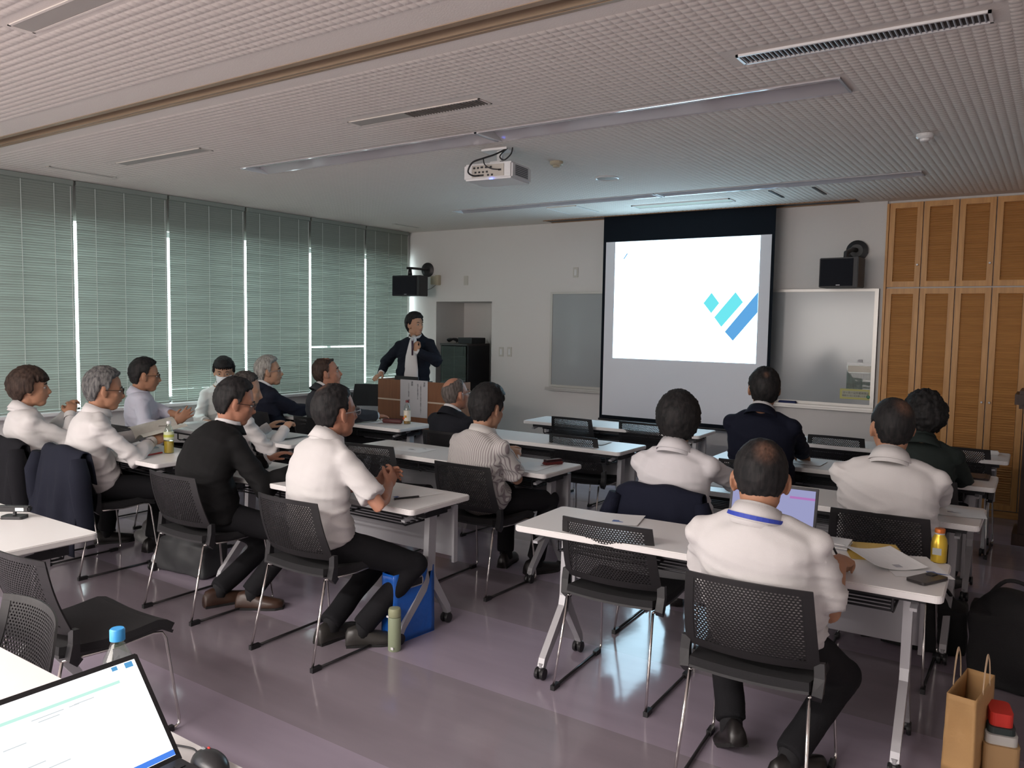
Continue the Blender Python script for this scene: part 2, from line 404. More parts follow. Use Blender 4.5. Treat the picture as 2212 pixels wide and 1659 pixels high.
# ------------------------------------------------------------------ blinds
def blind(y0, y1, label, open_below=None, gap_at=None, zb=0.83, twist=0.0):
    t = thing('venetian_blind', label, 'blind', (XW + 0.045, (y0 + y1) / 2, 0), 0, 'venetian blinds along the window wall')
    hw = (y1 - y0) / 2
    MB().box((-0.02, -hw, ZC - 0.045), (0.02, hw, ZC - 0.004)).build('headrail', M_slat, t)
    s = MB(); z = ZC - 0.055; k = 0; rnd = random.Random(label)
    while z > zb + 0.03:
        tilt = math.radians(77 + rnd.uniform(-1.0, 1.0)); ww = 0.0135
        if open_below and z < open_below: tilt = math.radians(77 - 30 * min(1, (open_below - z) / 0.22) + rnd.uniform(-4, 4))
        if gap_at and abs(z - gap_at) < 0.011: z -= 0.0215; continue
        dx, dz = math.cos(tilt) * ww, math.sin(tilt) * ww
        sag = [rnd.uniform(-0.0015, 0.0015) for _ in range(5)]
        vs = []
        for q in range(5):
            yy = -hw + 2 * hw * q / 4
            vs += [(dx, yy, z - dz + sag[q]), (0.002, yy, z + sag[q]), (-dx, yy, z + dz + sag[q])]
        fs = []
        for q in range(4):
            o = q * 3; fs += [(o, o + 3, o + 4, o + 1), (o + 1, o + 4, o + 5, o + 2)]
        s.add(vs, fs); z -= 0.0215; k += 1
    s.build('slats', M_slat, t, kind='stuff')
    MB().box((-0.012, -hw, zb), (0.012, hw, zb + 0.018)).build('bottom_rail', M_slat, t)
    for q in (-0.62, 0.0, 0.62):
        MB().box((0.0150, q * hw - 0.0022, zb + 0.01), (0.0158, q * hw + 0.0022, ZC - 0.05)).build('ladder_tape', M_cord, t)
    MB().tube([(0.024, hw - 0.03, ZC - 0.06), (0.026, hw - 0.031, 1.5), (0.024, hw - 0.03, 1.27)], 0.0022, 6).build('tilt_cord', M_white, t)
    return t
ys = [Y0 + (k - 4) * PIT for k in range(0, 10)]
lab = {0: 'first sage green blind, beside the near table edge', 1: 'sage green closed blind near the camera side of the windows', 2: 'sage green closed blind, two before the brown-haired person',
       3: 'sage green closed blind above the brown-haired seated person', 4: 'sage green blind between brown-haired person and man in lilac shirt',
       5: 'sage green blind with bright open slats at its foot behind the masked person', 6: 'sage green closed blind behind the silver-haired man',
       7: 'sage green blind with one bright slat gap behind the charcoal suit man', 8: 'sage green blind in the room corner behind the small hanging speaker'}
for k in range(9):
    a = ys[k]; b_ = a + PIT
    if k == 8: b_ = 8.195
    if b_ < 0.2: continue
    blind(max(a, 0.1) + 0.014, b_ - 0.014, lab[k], open_below=1.13 if k == 5 else (1.15 if k == 8 else None), gap_at=1.335 if k == 7 else None,
          zb=0.803)

# ------------------------------------------------------------------ ceiling fittings
t = thing('partition_rail', 'long brown metal partition rail running across the ceiling', 'rail', (0, 0, 0))
MB().box((XW, RAIL[0], ZC - 0.004), (XR, RAIL[0] + 0.035, ZC + 0.10)).build('rail_flange', M_brownmetal, t)
MB().box((XW, RAIL[1] - 0.045, ZC - 0.002), (XR, RAIL[1] - 0.028, ZC + 0.10)).box((XW, RAIL[1] - 0.022, ZC - 0.004), (XR, RAIL[1], ZC + 0.1)).build('rail_flange', M_brownmetal, t)
MB().box((XW, RAIL[0] + 0.03, ZC + 0.06), (XR, RAIL[1] - 0.02, ZC + 0.11)).build('rail_channel', M_dark, t)
M_enamel = mat('glossy_reflector', (0.55, 0.53, 0.55), 0.10, 0.25)
for j, (a, b_) in enumerate(LIGHTS):
    for i, (x0, x1) in enumerate(((LX0, -3.15), (-3.13, LX1))):
        w = b_ - a
        lb = ['unlit ceiling light trough just before the projector', 'unlit ceiling light trough above the middle of the room, white reflector', 'unlit ceiling light trough near the corner speaker',
              'unlit ceiling light trough in front of the projection screen'][j * 2 + i]
        t = thing('ceiling_light', lb, 'ceiling light', ((x0 + x1) / 2, a, ZC), 0, 'recessed fluorescent troughs')
        L = (x1 - x0) / 2
        prof = [(0, -0.008), (0.012, -0.008), (w * 0.42, 0.05), (w * 0.5, 0.052), (w - 0.012, -0.004), (w, -0.008), (w, 0.06), (0, 0.06)]
        M_ = Matrix(((0, 0, 1, 0), (1, 0, 0, 0), (0, 1, 0, 0), (0, 0, 0, 1)))
        MB().prism(prof, -L, L, M=M_).build('reflector', M_enamel, t)
        e = MB(); e.box((-L, 0.004, -0.01), (-L + 0.012, w - 0.004, 0.05)); e.build('end_cap', M_white, t)
        e = MB(); e.box((L - 0.012, 0.004, -0.01), (L, w - 0.004, 0.05)); e.build('end_cap', M_grey, t)
        MB().tube([(-L + 0.03, w * 0.46, 0.032), (L - 0.03, w * 0.46, 0.032)], 0.013, 10).build('lamp_tube', M_white, t, smooth=True)
M_vent = mat('vent_plate', (0.36, 0.33, 0.30), 0.6)
def ceiling_vent(x0, x1, y0, y1, label, slats=0, half=False, pale=False, along='x'):
    t = thing('ceiling_vent', label, 'vent', ((x0 + x1) / 2, (y0 + y1) / 2, ZC))
    a, b_ = (x1 - x0) / 2, (y1 - y0) / 2; fwid = 0.012
    q = 0.010 if slats > 20 or pale else 0.004; m = MB(); m.box((-a, -b_, -q), (a, -b_ + fwid, 0.002)).box((-a, b_ - fwid, -q), (a, b_, 0.002)).box((-a, -b_, -q), (-a + fwid, b_, 0.002)).box((a - fwid, -b_, -q), (a, b_, 0.002))
    m.build('frame', M_white if slats > 20 or pale else M_ceil, t)
    if half:
        MB().box((-a + fwid, -b_ + fwid, -0.003), (-a * 0.12, b_ - fwid, -0.001)).build('blanking_plate', M_vent, t)
        MB().box((-a * 0.12, -b_ + fwid, -0.002), (a - fwid, b_ - fwid, 0)).build('dark_slot', M_dark, t)
        sl = MB().box((-0.001, -b_ + fwid, -0.008), (0.001, b_ - fwid, -0.002)).mesh('slat', M_vent)
        for k in range(26):
            o = link('slat', sl, t); o.location = (-a * 0.12 + (k + 0.5) * (a * 1.12 - fwid) / 26, 0, 0)
    elif slats:
        MB().box((-a + fwid, -b_ + fwid, -0.002), (a - fwid, b_ - fwid, 0)).build('dark_slot', M_dark, t)
        sl = MB().box((-0.0022, -b_ + fwid, -0.009), (0.0022, b_ - fwid, -0.002)).mesh('slat', M_grey)
        for k in range(slats):
            o = link('slat', sl, t); o.location = (-a + fwid + (k + 0.5) * 2 * (a - fwid) / slats, 0, 0); o.rotation_euler = (0, 0.35, 0)
    else:
        MB().box((-a + fwid, -b_ + fwid, -0.003 if not pale else -0.007), (a - fwid, b_ - fwid, 0)).build('plate', M_vent if not pale else mat('pale_plate', (0.42, 0.42, 0.33), 0.6), t)
    return t
ceiling_vent(-3.70, -2.0, 1.64, 1.75, 'large brown ceiling slot vent at the camera end of the room', half=True)
ceiling_vent(-3.66, -2.66, 3.53, 3.65, 'half-open ceiling slot vent beyond the rail, above the projector side', half=True)
ceiling_vent(-1.27, -0.29, 3.57, 3.70, 'ceiling grille with many white blades over a dark slot', slats=46)
ceiling_vent(-6.21, -5.11, 3.51, 3.62, 'closed grey slot plate in the ceiling over the window-side tables')
ceiling_vent(-6.87, -6.80, 3.30, 3.86, 'short slot plate beside the window wall, nearer the camera')
ceiling_vent(-3.65, -2.64, 7.40, 7.58, 'pale slot plate in the ceiling in front of the screen', pale=True)
ceiling_vent(-6.89, -6.82, 7.40, 7.86, 'short slot plate at the ceiling corner above the hanging speaker')
t = thing('ceiling_hatch', 'square access hatch in the ceiling beside the screen case', 'hatch', (-4.30, 7.36, ZC))
MB().box((-0.18, -0.24, -0.008), (0.18, 0.24, 0)).build('panel', M_ceil, t)
MB().box((0.165, -0.24, -0.012), (0.18, 0.24, -0.006)).box((-0.18, -0.24, -0.011), (-0.17, 0.24, -0.006)).build('frame', M_white, t)
for x, y, rr, lb, mm in ((-3.17, 5.17, 0.05, 'small beige smoke detector behind the projector', M_beige), (-0.77, 5.58, 0.05, 'small white smoke detector on the dim side of the ceiling', M_white)):
    t = thing('smoke_detector', lb, 'smoke detector', (x, y, ZC))
    MB().lathe([(rr, 0), (rr, -0.018), (rr * 0.8, -0.028)], n=20).build('base', mm, t, smooth=False)
    MB().lathe([(rr * 0.55, -0.028), (rr * 0.5, -0.042), (rr * 0.2, -0.046)], n=16).build('sensor_cap', mm, t)
t = thing('ceiling_speaker', 'round recessed loudspeaker in the ceiling before the screen', 'speaker', (-3.15, 5.93, ZC))
MB().lathe([(0.098, 0), (0.098, -0.008), (0.09, -0.012), (0.084, -0.006)], n=28).build('rim', M_white, t)
MB().lathe([(0.084, -0.001), (0.084, -0.006), (0.01, -0.010)], n=28).build('grille', mat('brown_grille', (0.25, 0.19, 0.14), 0.6), t)
for x, lb in ((-2.19, 'thin dark ceiling slot nearest the screen case'), (-1.82, 'thin dark ceiling slot nearer the wardrobe')):
    tag(MB().box((x - 0.012, 7.14, ZC - 0.009), (x + 0.012, 7.56, ZC - 0.003)).build('ceiling_slot', M_dark), lb, 'slot')
t = thing('curtain_recess', 'dark bronze recess strip in the ceiling over the screen', 'rail', (-3.3, 8.05, ZC))
MB().box((-1.75, -0.09, -0.010), (1.65, -0.075, 0)).box((-1.75, 0.10, -0.010), (1.65, 0.115, 0)).build('recess_edge', mat('orange_brown_trim', (0.30, 0.15, 0.06), 0.5), t)
MB().box((-1.75, -0.075, -0.004), (1.65, 0.10, 0)).build('recess_bed', M_dark, t)

# ------------------------------------------------------------------ ceiling projector
t = thing('projector', 'white ceiling-mounted projector with black cables', 'projector', (-3.31, 4.62, 2.685), math.radians(6))
b = MB().box((-0.19, -0.145, -0.062), (0.19, 0.145, 0.05)).build('body', M_white, t, bevel=0.012)
MB().box((-0.12, -0.150, -0.045), (0.13, -0.1445, 0.035)).build('port_panel', mat('port_panel', (0.50, 0.47, 0.42), 0.5), t)
for k, (x, z, w) in enumerate([(-0.10, 0.018, 0.016), (-0.07, 0.018, 0.014), (-0.04, 0.02, 0.02), (-0.005, 0.018, 0.02), (0.03, 0.018, 0.016), (-0.09, -0.012, 0.014), (-0.06, -0.012, 0.014), (-0.03, -0.012, 0.014), (0.0, -0.012, 0.014), (-0.05, -0.034, 0.05), (0.01, -0.034, 0.014), (0.04, -0.034, 0.014), (0.1, -0.005, 0.022)]):
    MB().box((x - w / 2, -0.153, z - 0.006), (x + w / 2, -0.149, z + 0.006)).build('socket', M_black, t)
gr = MB().box((0.188, -0.10, -0.04), (0.1915, 0.09, 0.032)).build('side_grille', M_grey, t)
fm = MB().box((0.190, -0.09, -0.002), (0.194, 0.08, 0.002)).mesh('fin', M_black)
for k in range(6): o = link('fin', fm, gr); o.location = (0, 0, -0.032 + k * 0.012)
MB().lathe([(0.045, 0), (0.043, 0.03), (0.034, 0.032)], c=(-0.1, 0.145, -0.005), M=Matrix.Rotation(-math.pi / 2, 3, 'X'), n=20).build('lens', M_black, t)
MB().box((0.02, -0.152, -0.0635), (0.045, -0.140, -0.058)).build('indicator_lamp', emis('blue_led', (0.15, 0.2, 1.0), 4), t)
MB().box((-0.03, -0.06, 0.05), (0.05, 0.06, 0.075)).box((0.0, -0.015, 0.07), (0.035, 0.015, 0.16)).box((-0.10, -0.06, 0.150), (0.10, 0.06, 0.166)).build('ceiling_bracket', M_white, t)
def cable(pts, r, name, parent, m=M_black, n=6):
    P = [V(p) for p in pts]; out = []
    for i in range(len(P) - 1):
        a, b_, c, d = P[max(i - 1, 0)], P[i], P[i + 1], P[min(i + 2, len(P) - 1)]
        for s in range(6):
            u = s / 6; out.append(0.5 * ((2 * b_) + (-a + c) * u + (2 * a - 5 * b_ + 4 * c - d) * u * u + (-a + 3 * b_ - 3 * c + d) * u ** 3))
    out.append(P[-1]); return MB().tube(out, r, n).build(name, m, parent, smooth=True)
cable([(0.09, -0.05, 0.15), (0.03, -0.10, 0.11), (-0.03, -0.15, 0.08), (-0.09, -0.19, 0.05), (-0.12, -0.20, -0.01), (-0.10, -0.17, -0.035), (-0.06, -0.152, -0.034)], 0.006, 'cable', t)
cable([(0.10, -0.05, 0.155), (0.06, -0.08, 0.10), (0.10, -0.09, 0.07), (0.14, -0.07, 0.11), (0.13, -0.03, 0.16)], 0.005, 'cable', t)
cable([(-0.03, -0.15, 0.078), (0.0, -0.18, 0.03), (0.05, -0.18, 0.0), (0.1, -0.153, -0.005)], 0.004, 'cable', t)

# ------------------------------------------------------------------ projection screen
t = thing('projection_screen', 'pull-down projection screen showing a white slide', 'screen', (-3.33, 8.0, 0))
SX0, SX1, SZ0 = -4.270 + 3.33, -2.380 + 3.33, 0.60
M_scrblk = mat('screen_black_mask', (0.002, 0.005, 0.010), 0.8, spec=0.2)
M_scrfab = mat('screen_fabric', (0.74, 0.75, 0.80), 0.75)
MB().box((SX0, -0.002, SZ0), (SX1, 0.002, 2.85)).build('black_mask', M_scrblk, t)
MB().box((SX0 + 0.035, -0.0045, SZ0 + 0.045), (SX1 - 0.030, -0.002, 2.565)).build('fabric', M_scrfab, t)
MB().tube([(SX0 - 0.01, 0, SZ0 - 0.004), (SX1 + 0.01, 0, SZ0 - 0.004)], 0.013, 10).build('weight_bar', M_black, t)
PX0, PX1, PZ0, PZ1 = -4.118 + 3.33, -2.522 + 3.33, 1.290, 2.560
E_white = emis('projected_white', (0.54, 0.82, 1.0), 5.6)
slide = MB().box((PX0, -0.0060, PZ0), (PX1, -0.0046, PZ1)).build('projected_slide', E_white, t)
E_teal = emis('projected_teal', (0.16, 0.80, 0.88), 0.92); E_blue = emis('projected_blue', (0.13, 0.42, 0.82), 0.85)
def patch(poly, m, name):
    MB().prism([(x + 3.33, z) for x, z in poly], 0.0061, 0.0070, M=Matrix(((1, 0, 0, 0), (0, 0, -1, 0), (0, 1, 0, 0), (0, 0, 0, 1)))).build(name, m, slide)
patch([(-3.087, 1.893), (-3.0, 1.79), (-2.918, 1.893), (-3.003, 2.0)], E_teal, 'teal_diamond')
patch([(-2.966, 1.748), (-2.888, 1.650), (-2.672, 1.902), (-2.752, 2.004)], E_teal, 'teal_bar')
patch([(-2.850, 1.602), (-2.762, 1.512), (-2.522, 1.80), (-2.522, 2.005)], E_blue, 'blue_bar')
E_faint = emis('projected_pale_grey', (0.80, 0.86, 0.93), 1.15); E_faint2 = emis('projected_paler_grey', (0.88, 0.95, 1.0), 1.02)
R90 = (math.radians(90), 0, 0)
patch([(-4.02, 2.375), (-4.005, 2.375), (-3.962, 2.435), (-3.977, 2.435)], E_blue, 'small_slanted_mark')
text_mesh('slide_text', 'マネジメント', 0.052, E_faint2, slide, (-3.945 + 3.33, -0.0068, 2.385), R90)
text_mesh('slide_text', '企業価値向上のためのセミナー', 0.058, E_faint2, slide, (-3.985 + 3.33, -0.0068, 2.135), R90)
text_mesh('slide_text', '経営に関する事例紹介', 0.058, E_faint, slide, (-3.985 + 3.33, -0.0068, 2.045), R90)
text_mesh('slide_text', '株式会社', 0.04, E_faint2, slide, (-3.76 + 3.33, -0.0068, 1.56), R90)
text_mesh('slide_text', '東京都千代田区                   令和', 0.034, E_faint2, slide, (-3.98 + 3.33, -0.0068, 1.475), R90)

# ------------------------------------------------------------------ whiteboard
t = thing('whiteboard', 'wide white board in an aluminium frame behind the projection screen', 'whiteboard', (-3.265, YF, 0))
BX0, BX1, BZ0, BZ1 = -5.08 + 3.265, -1.452 + 3.265, 0.90, 2.035
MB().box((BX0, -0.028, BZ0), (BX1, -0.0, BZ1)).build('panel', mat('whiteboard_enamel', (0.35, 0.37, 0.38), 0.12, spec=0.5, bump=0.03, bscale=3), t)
M_bframe = mat('whiteboard_frame', (0.60, 0.58, 0.55), 0.35, 0.3)
m = MB(); m.box((BX0, -0.04, BZ0), (BX0 + 0.03, -0.001, BZ1)).box((BX1 - 0.035, -0.04, BZ0), (BX1, -0.001, BZ1)).box((BX0 + 0.03, -0.04, BZ1 - 0.025), (BX1 - 0.035, -0.001, BZ1)).box((BX0 + 0.03, -0.04, BZ0), (BX1 - 0.035, -0.001, BZ0 + 0.03))
m.build('frame', M_bframe, t)
MB().box((BX0 - 0.01, -0.11, BZ0 - 0.035), (BX1 + 0.01, -0.0, BZ0 - 0.018)).box((BX0 - 0.01, -0.11, BZ0 - 0.02), (BX1 + 0.01, -0.104, BZ0 + 0.004)).build('pen_tray', M_bframe, t)
tag(MB().box((-2.33, 8.155, 0.883), (-2.16, 8.21, 0.925)).build('board_eraser', mat('navy_felt', (0.015, 0.025, 0.10), 0.8), bevel=0.006), 'navy whiteboard eraser on the pen tray', 'eraser')
pen = 0
for x, col, lb in ((-2.05, (0.6, 0.6, 0.6), 'pale marker pen on the tray nearest the eraser'), (-1.86, (0.03, 0.05, 0.2), 'dark blue marker pen on the pen tray'), (-1.77, (0.45, 0.03, 0.03), 'red marker pen on the pen tray'), (-1.62, (0.05, 0.05, 0.05), 'black marker pen at the tray end under the yellow sign')):
    t2 = thing('marker_pen', lb, 'marker', (x, 8.175, 0.889), 0, 'markers on the whiteboard tray')
    MB().tube([(-0.06, 0, 0), (0.035, 0, 0)], 0.0065, 8).build('barrel', mat('marker_%s' % lb[:4], col, 0.4), t2)
    MB().tube([(0.035, 0, 0), (0.065, 0, 0)], 0.0075, 8).build('cap', M_black, t2)
t2 = thing('document_pocket', 'clear plastic pocket with papers hanging on the whiteboard', 'pocket', (-1.59, 8.218, 1.21))
MB().box((-0.115, -0.003, -0.16), (0.115, -0.001, 0.12)).build('pocket', M_pet, t2)
MB().box((-0.10, -0.001, -0.14), (0.10, 0.0, 0.02)).build('paper', mat('grey_paper', (0.33, 0.34, 0.33), 0.8), t2)
MB().box((-0.105, -0.002, 0.03), (0.105, 0.0, 0.09)).build('card', mat('tan_card', (0.42, 0.34, 0.24), 0.8), t2)
MB().box((-0.112, -0.006, 0.095), (0.112, -0.003, 0.118)).build('rim', M_white, t2)
MB().box((-0.02, -0.01, 0.125), (0.02, 0, 0.15)).build('hook', M_grey, t2)
t2 = thing('notice_sign', 'pale yellow notice strip at the whiteboard corner', 'sign', (-1.618, 8.216, 1.025))
MB().box((-0.140, -0.002, -0.048), (0.132, 0, 0.050)).build('card', mat('yellow_card', (0.52, 0.50, 0.18), 0.7), t2)
MB().box((-0.120, -0.003, -0.030), (0.118, -0.002, 0.032)).build('print_area', mat('grey_green_card', (0.45, 0.45, 0.36), 0.7), t2)
text_mesh('lettering', 'マーカー以外使用禁止', 0.024, M_ink, t2, (-0.115, -0.0035, 0.004), R90)
text_mesh('lettering', '専用マーカーをお使いください', 0.0175, M_ink, t2, (-0.118, -0.0035, -0.022), R90)
MB().lathe([(0.016, 0), (0.016, 0.008), (0.012, 0.011)], c=(0.118, -0.002, -0.018), M=Matrix.Rotation(math.pi / 2, 3, 'X'), n=16).build('green_magnet', mat('green_plastic', (0.01, 0.16, 0.08), 0.4), t2)

# ------------------------------------------------------------------ wall fittings
def wall_plate(x, z, w, h, label, cat='switch', name='wall_switch', rocker=True):
    t = thing(name, label, cat, (x, YF, z))
    MB().box((-w / 2, -0.008, -h / 2), (w / 2, 0, h / 2)).build('plate', M_plate, t, bevel=0.003)
    if rocker: MB().box((-w * 0.22, -0.012, -h * 0.3), (w * 0.22, -0.008, h * 0.3)).build('rocker', M_white, t)
wall_plate(-6.386, 2.195, 0.07, 0.12, 'blank wall plate high up above the equipment niche', 'wall plate', 'wall_plate', False)
wall_plate(-4.761, 2.262, 0.07, 0.12, 'small wall plate high up beside the projection screen', 'wall plate', 'wall_plate')
wall_plate(-5.813, 1.295, 0.07, 0.12, 'light switch nearest the equipment niche')
wall_plate(-5.686, 1.299, 0.07, 0.12, 'light switch nearer the whiteboard, of the pair')
t = thing('junction_box', 'beige wall box with a thin wire beside the hanging speaker', 'box', (-6.865, YF, 2.20))
MB().box((-0.09, -0.04, -0.05), (0.0, 0, 0.06)).box((0.0, -0.055, -0.06), (0.06, 0, 0.07)).build('box', M_beige, t, bevel=0.004)
cable([(0.0, -0.03, -0.055), (-0.05, -0.10, -0.115), (-0.12, -0.2, -0.12), (-0.19, -0.28, -0.10)], 0.003, 'wire', t, M_dark)
def wall_speaker(x, y, zt, w, h, d, dx, dz, label, rz=0.0):
    t = thing('hanging_speaker', label, 'speaker', (x, y, zt), rz)
    MB().box((-w / 2, -d / 2, -h), (w / 2, d / 2, 0)).build('cabinet', mat('speaker_cabinet', (0.02, 0.021, 0.024), 0.5), t, bevel=0.006)
    MB().box((-w / 2 + 0.012, -d / 2 - 0.008, -h + 0.012), (w / 2 - 0.045, -d / 2, -0.012)).build('grille', mat('speaker_cloth', (0.006, 0.007, 0.012), 0.95, bump=0.4, bscale=900), t)
    MB().box((-0.015, -d / 2 - 0.010, -h + 0.018), (0.02, -d / 2 - 0.008, -h + 0.024)).build('badge', M_silver, t)
    return t
t = wall_speaker(-7.0, 7.86, 2.245, 0.42, 0.262, 0.20, 0, 0, 'black box speaker hanging by the windows in the corner', math.radians(8))
MB().tube([(0, 0, 0), (0, 0, 0.085)], [0.03, 0.02], 12).build('swivel', M_dark, t, smooth=True)
MB().tube([(-0.05, 0.0, 0.10), (0.0, 0.06, 0.10), (0.05, 0.33, 0.10)], 0.016, 10).build('arm', M_black, t)
MB().lathe([(0.095, 0), (0.095, 0.018), (0.05, 0.03)], c=(0.03, 0.385, 0.10), M=Matrix.Rotation(math.pi / 2, 3, 'X'), n=26).build('mount_disc', M_black, t)
t = wall_speaker(-1.745, 8.0, 2.31, 0.35, 0.275, 0.22, 0, 0, 'black box speaker on a round bracket above the whiteboard', math.radians(-4))
MB().tube([(0.03, 0.0, 0), (0.03, 0, 0.05), (0.05, 0.12, 0.09), (0.06, 0.22, 0.09)], 0.022, 10).build('arm', M_black, t)
MB().lathe([(0.100, 0), (0.100, 0.02), (0.06, 0.035)], c=(0.062, 0.245, 0.085), M=Matrix.Rotation(math.pi / 2, 3, 'X'), n=26).build('mount_disc', M_black, t)
for a in (0.5, 2.6, 4.7):
    MB().lathe([(0.008, 0), (0.006, 0.004)], c=(0.062 + 0.075 * math.cos(a), 0.224, 0.085 + 0.075 * math.sin(a)), M=Matrix.Rotation(math.pi / 2, 3, 'X'), n=10).build('screw', M_silver, t)

# ------------------------------------------------------------------ equipment rack in the niche
t = thing('equipment_rack', 'black audio rack with a glass door in the wall niche', 'rack', (-6.425, 8.05, 0))
MB().box((-0.225, 0.02, 0.02), (-0.205, 0.48, 1.36)).box((0.205, 0.02, 0.02), (0.225, 0.48, 1.36)).box((-0.205, 0.46, 0.02), (0.205, 0.48, 1.36)).box((-0.205, 0.02, 0.02), (0.205, 0.46, 0.06)).build('cabinet', M_black, t)
MB().box((-0.225, 0.0, 1.36), (0.225, 0.48, 1.385)).build('top_board', mat('rack_top', (0.05, 0.042, 0.04), 0.4), t)
MB().box((-0.20, 0.005, 0.06), (0.20, 0.011, 1.35)).build('glass_door', M_tglass, t)
for z, h in ((1.12, 0.09), (1.02, 0.07), (0.86, 0.10), (0.70, 0.10), (0.5, 0.14)):
    u = MB().box((-0.195, 0.04, z), (0.195, 0.4, z + h)).build('audio_unit', mat('audio_unit', (0.05, 0.05, 0.055), 0.4), t)
    MB().lathe([(0.012, 0), (0.01, 0.012)], c=(-0.10, 0.04, z + h * 0.6), M=Matrix.Rotation(math.pi / 2, 3, 'X'), n=12).build('knob', M_silver, u)
for x in (-0.2, 0.2):
    MB().tube([(x, 0.05, 0.0), (x, 0.05, 0.02)], 0.02, 8).build('foot', M_black, t); MB().tube([(x, 0.43, 0.0), (x, 0.43, 0.02)], 0.02, 8).build('foot', M_black, t)
t = thing('player_unit', 'flat black player on top of the audio rack', 'player', (-6.33, 8.30, 1.386))
MB().box((-0.11, -0.14, 0), (0.12, 0.15, 0.075)).build('case', M_black, t, bevel=0.004)
MB().box((-0.09, -0.143, 0.02), (0.09, -0.14, 0.055)).build('display', M_dark, t)
t = thing('cable_bundle', 'tangle of black cables on the audio rack', 'cables', (-6.52, 8.16, 1.388))
for k in range(6):
    a = k * 1.1; cable([(0.06 * math.cos(a + q * 0.9), 0.05 * math.sin(a + q * 1.1), 0.012 + 0.045 * abs(math.sin(q + k))) for q in range(6)], 0.009, 'cable_loop', t)

# ------------------------------------------------------------------ louvred wardrobe
t = thing('louvred_wardrobe', 'wide honey-coloured built-in wardrobe with louvred doors', 'wardrobe', (-1.40, YF + 0.03, 0))
LW = 0.2875; ND_ = 9
MB().box((0, -0.03, 0), (LW * ND_ + 0.03, -0.0, 0.06)).build('plinth', M_wardrobe, t)
MB().box((-0.02, -0.05, 0), (0.0, 0, 2.82)).build('side_post', M_wardrobe_v, t)
def louvre_mesh(h, w, name):
    n = int(h / 0.021); s = MB()
    for k in range(n):
        z = (k + 0.5) * h / n; s.add([(0, -0.026, z - 0.010), (w, -0.026, z - 0.010), (w, -0.012, z + 0.008), (0, -0.012, z + 0.008), (0, -0.020, z - 0.010), (w, -0.020, z - 0.010), (w, -0.007, z + 0.008), (0, -0.007, z + 0.008)],
              [(0, 1, 2, 3), (4, 7, 6, 5), (0, 4, 5, 1), (3, 2, 6, 7)])
    s.box((0, -0.003, 0), (w, 0.0, h)); return s.mesh(name, M_wardrobe)
def door_frame(z0, z1):
    st = 0.05; w = LW - 0.006
    f = MB().box((0.003, -0.034, z0), (st, 0, z1)).box((w - st + 0.003, -0.034, z0), (w, 0, z1))
    f.box((st, -0.034, z0), (w - st + 0.003, 0, z0 + 0.05)).box((st, -0.034, z1 - 0.05), (w - st + 0.003, 0, z1))
    return f.mesh('door', M_wardrobe_v)
zs = ((0.07, 2.035), (2.05, 2.825))
dm = [door_frame(*z) for z in zs]; lm = [louvre_mesh(z[1] - z[0] - 0.10, LW - 0.106, 'louvre_slats') for z in zs]
kn = MB().lathe([(0.004, 0), (0.004, 0.012), (0.010, 0.018), (0.008, 0.026)], M=Matrix.Rotation(math.pi / 2, 3, 'X'), n=12).mesh('knob', M_silver)
for k in range(ND_):
    for q in (0, 1):
        d = link('door', dm[q], t); d.location = (k * LW, 0, 0)
        l = link('louvre_slats', lm[q], d, 'stuff'); l.location = (0.05, 0, zs[q][0] + 0.05)
        x = LW - 0.03 if k % 2 == 0 else 0.03
        if k % 2 == 0 or q == 0:
            o = link('knob', kn, d); o.location = (x, -0.034, 1.02 if q == 0 else 2.25)

# ------------------------------------------------------------------ lectern
t = thing('lectern', 'brown veneer lectern carrying a hanging paper sign', 'lectern', (-5.46, 6.2, 0), 0)
W2 = 0.50
MB().box((-W2, 0, 0.845), (W2, 0.025, 1.045)).build('front_panel', M_lectern, t)
MB().box((-W2, 0, 0.06), (W2, 0.025, 0.830)).build('front_panel', M_lectern, t)
MB().box((-W2, -0.001, 0.830), (W2, 0.02, 0.845)).build('pale_band', mat('pale_band', (0.55, 0.45, 0.36), 0.4), t)
MB().box((-W2, 0.025, 0.0), (-W2 + 0.02, 0.30, 1.045)).build('side_panel', M_lectern, t); MB().box((W2 - 0.02, 0.025, 0.0), (W2, 0.30, 1.045)).build('side_panel', M_lectern, t)
MB().box((-W2 + 0.02, 0.025, 0.0), (W2 - 0.02, 0.05, 0.06)).build('plinth', M_dark, t)
MB().box((-W2 + 0.02, 0.025, 0.99), (W2 - 0.02, 0.30, 1.01)).build('desk_board', M_lectern, t)
t = thing('paper_sign', 'white paper with vertical writing taped to the lectern front', 'sign', (-5.455, 6.196, 0.87))
MB().box((-0.185, -0.001, -0.195), (0.185, 0.0, 0.185)).build('sheet', mat('sign_paper', (0.50, 0.49, 0.51), 0.8), t)
for txt, x, z, s in (('演題', 0.128, 0.150, 0.026), ('「企業経営のための人材活用と価値向上に向けて」', 0.088, 0.135, 0.0142), ('経営に必要な視点とは', 0.046, 0.135, 0.0168), ('講師', -0.036, 0.150, 0.026), ('マネジメント株式会社', -0.075, 0.140, 0.0150), ('講師一同', -0.075, -0.035, 0.022)):
    text_mesh('lettering', txt, s, M_ink, t, (x, -0.0015, z), R90, vertical=True)
t = thing('laptop', 'black laptop lid standing open on the lectern', 'laptop', (-5.60, 6.365, 1.012))
MB().box((-0.16, -0.11, 0), (0.16, 0.11, 0.018)).build('base', M_black, t); MB().box((-0.16, -0.125, 0.015), (0.16, -0.11, 0.072)).build('lid', M_black, t)
t = thing('wooden_stand', 'dark brown wooden stand at the edge of the wardrobe', 'stand', (0.10, 7.45, 0))
MB().box((-0.38, -0.22, 1.06), (0.40, 0.22, 1.20)).build('top', M_darkwood, t, bevel=0.03)
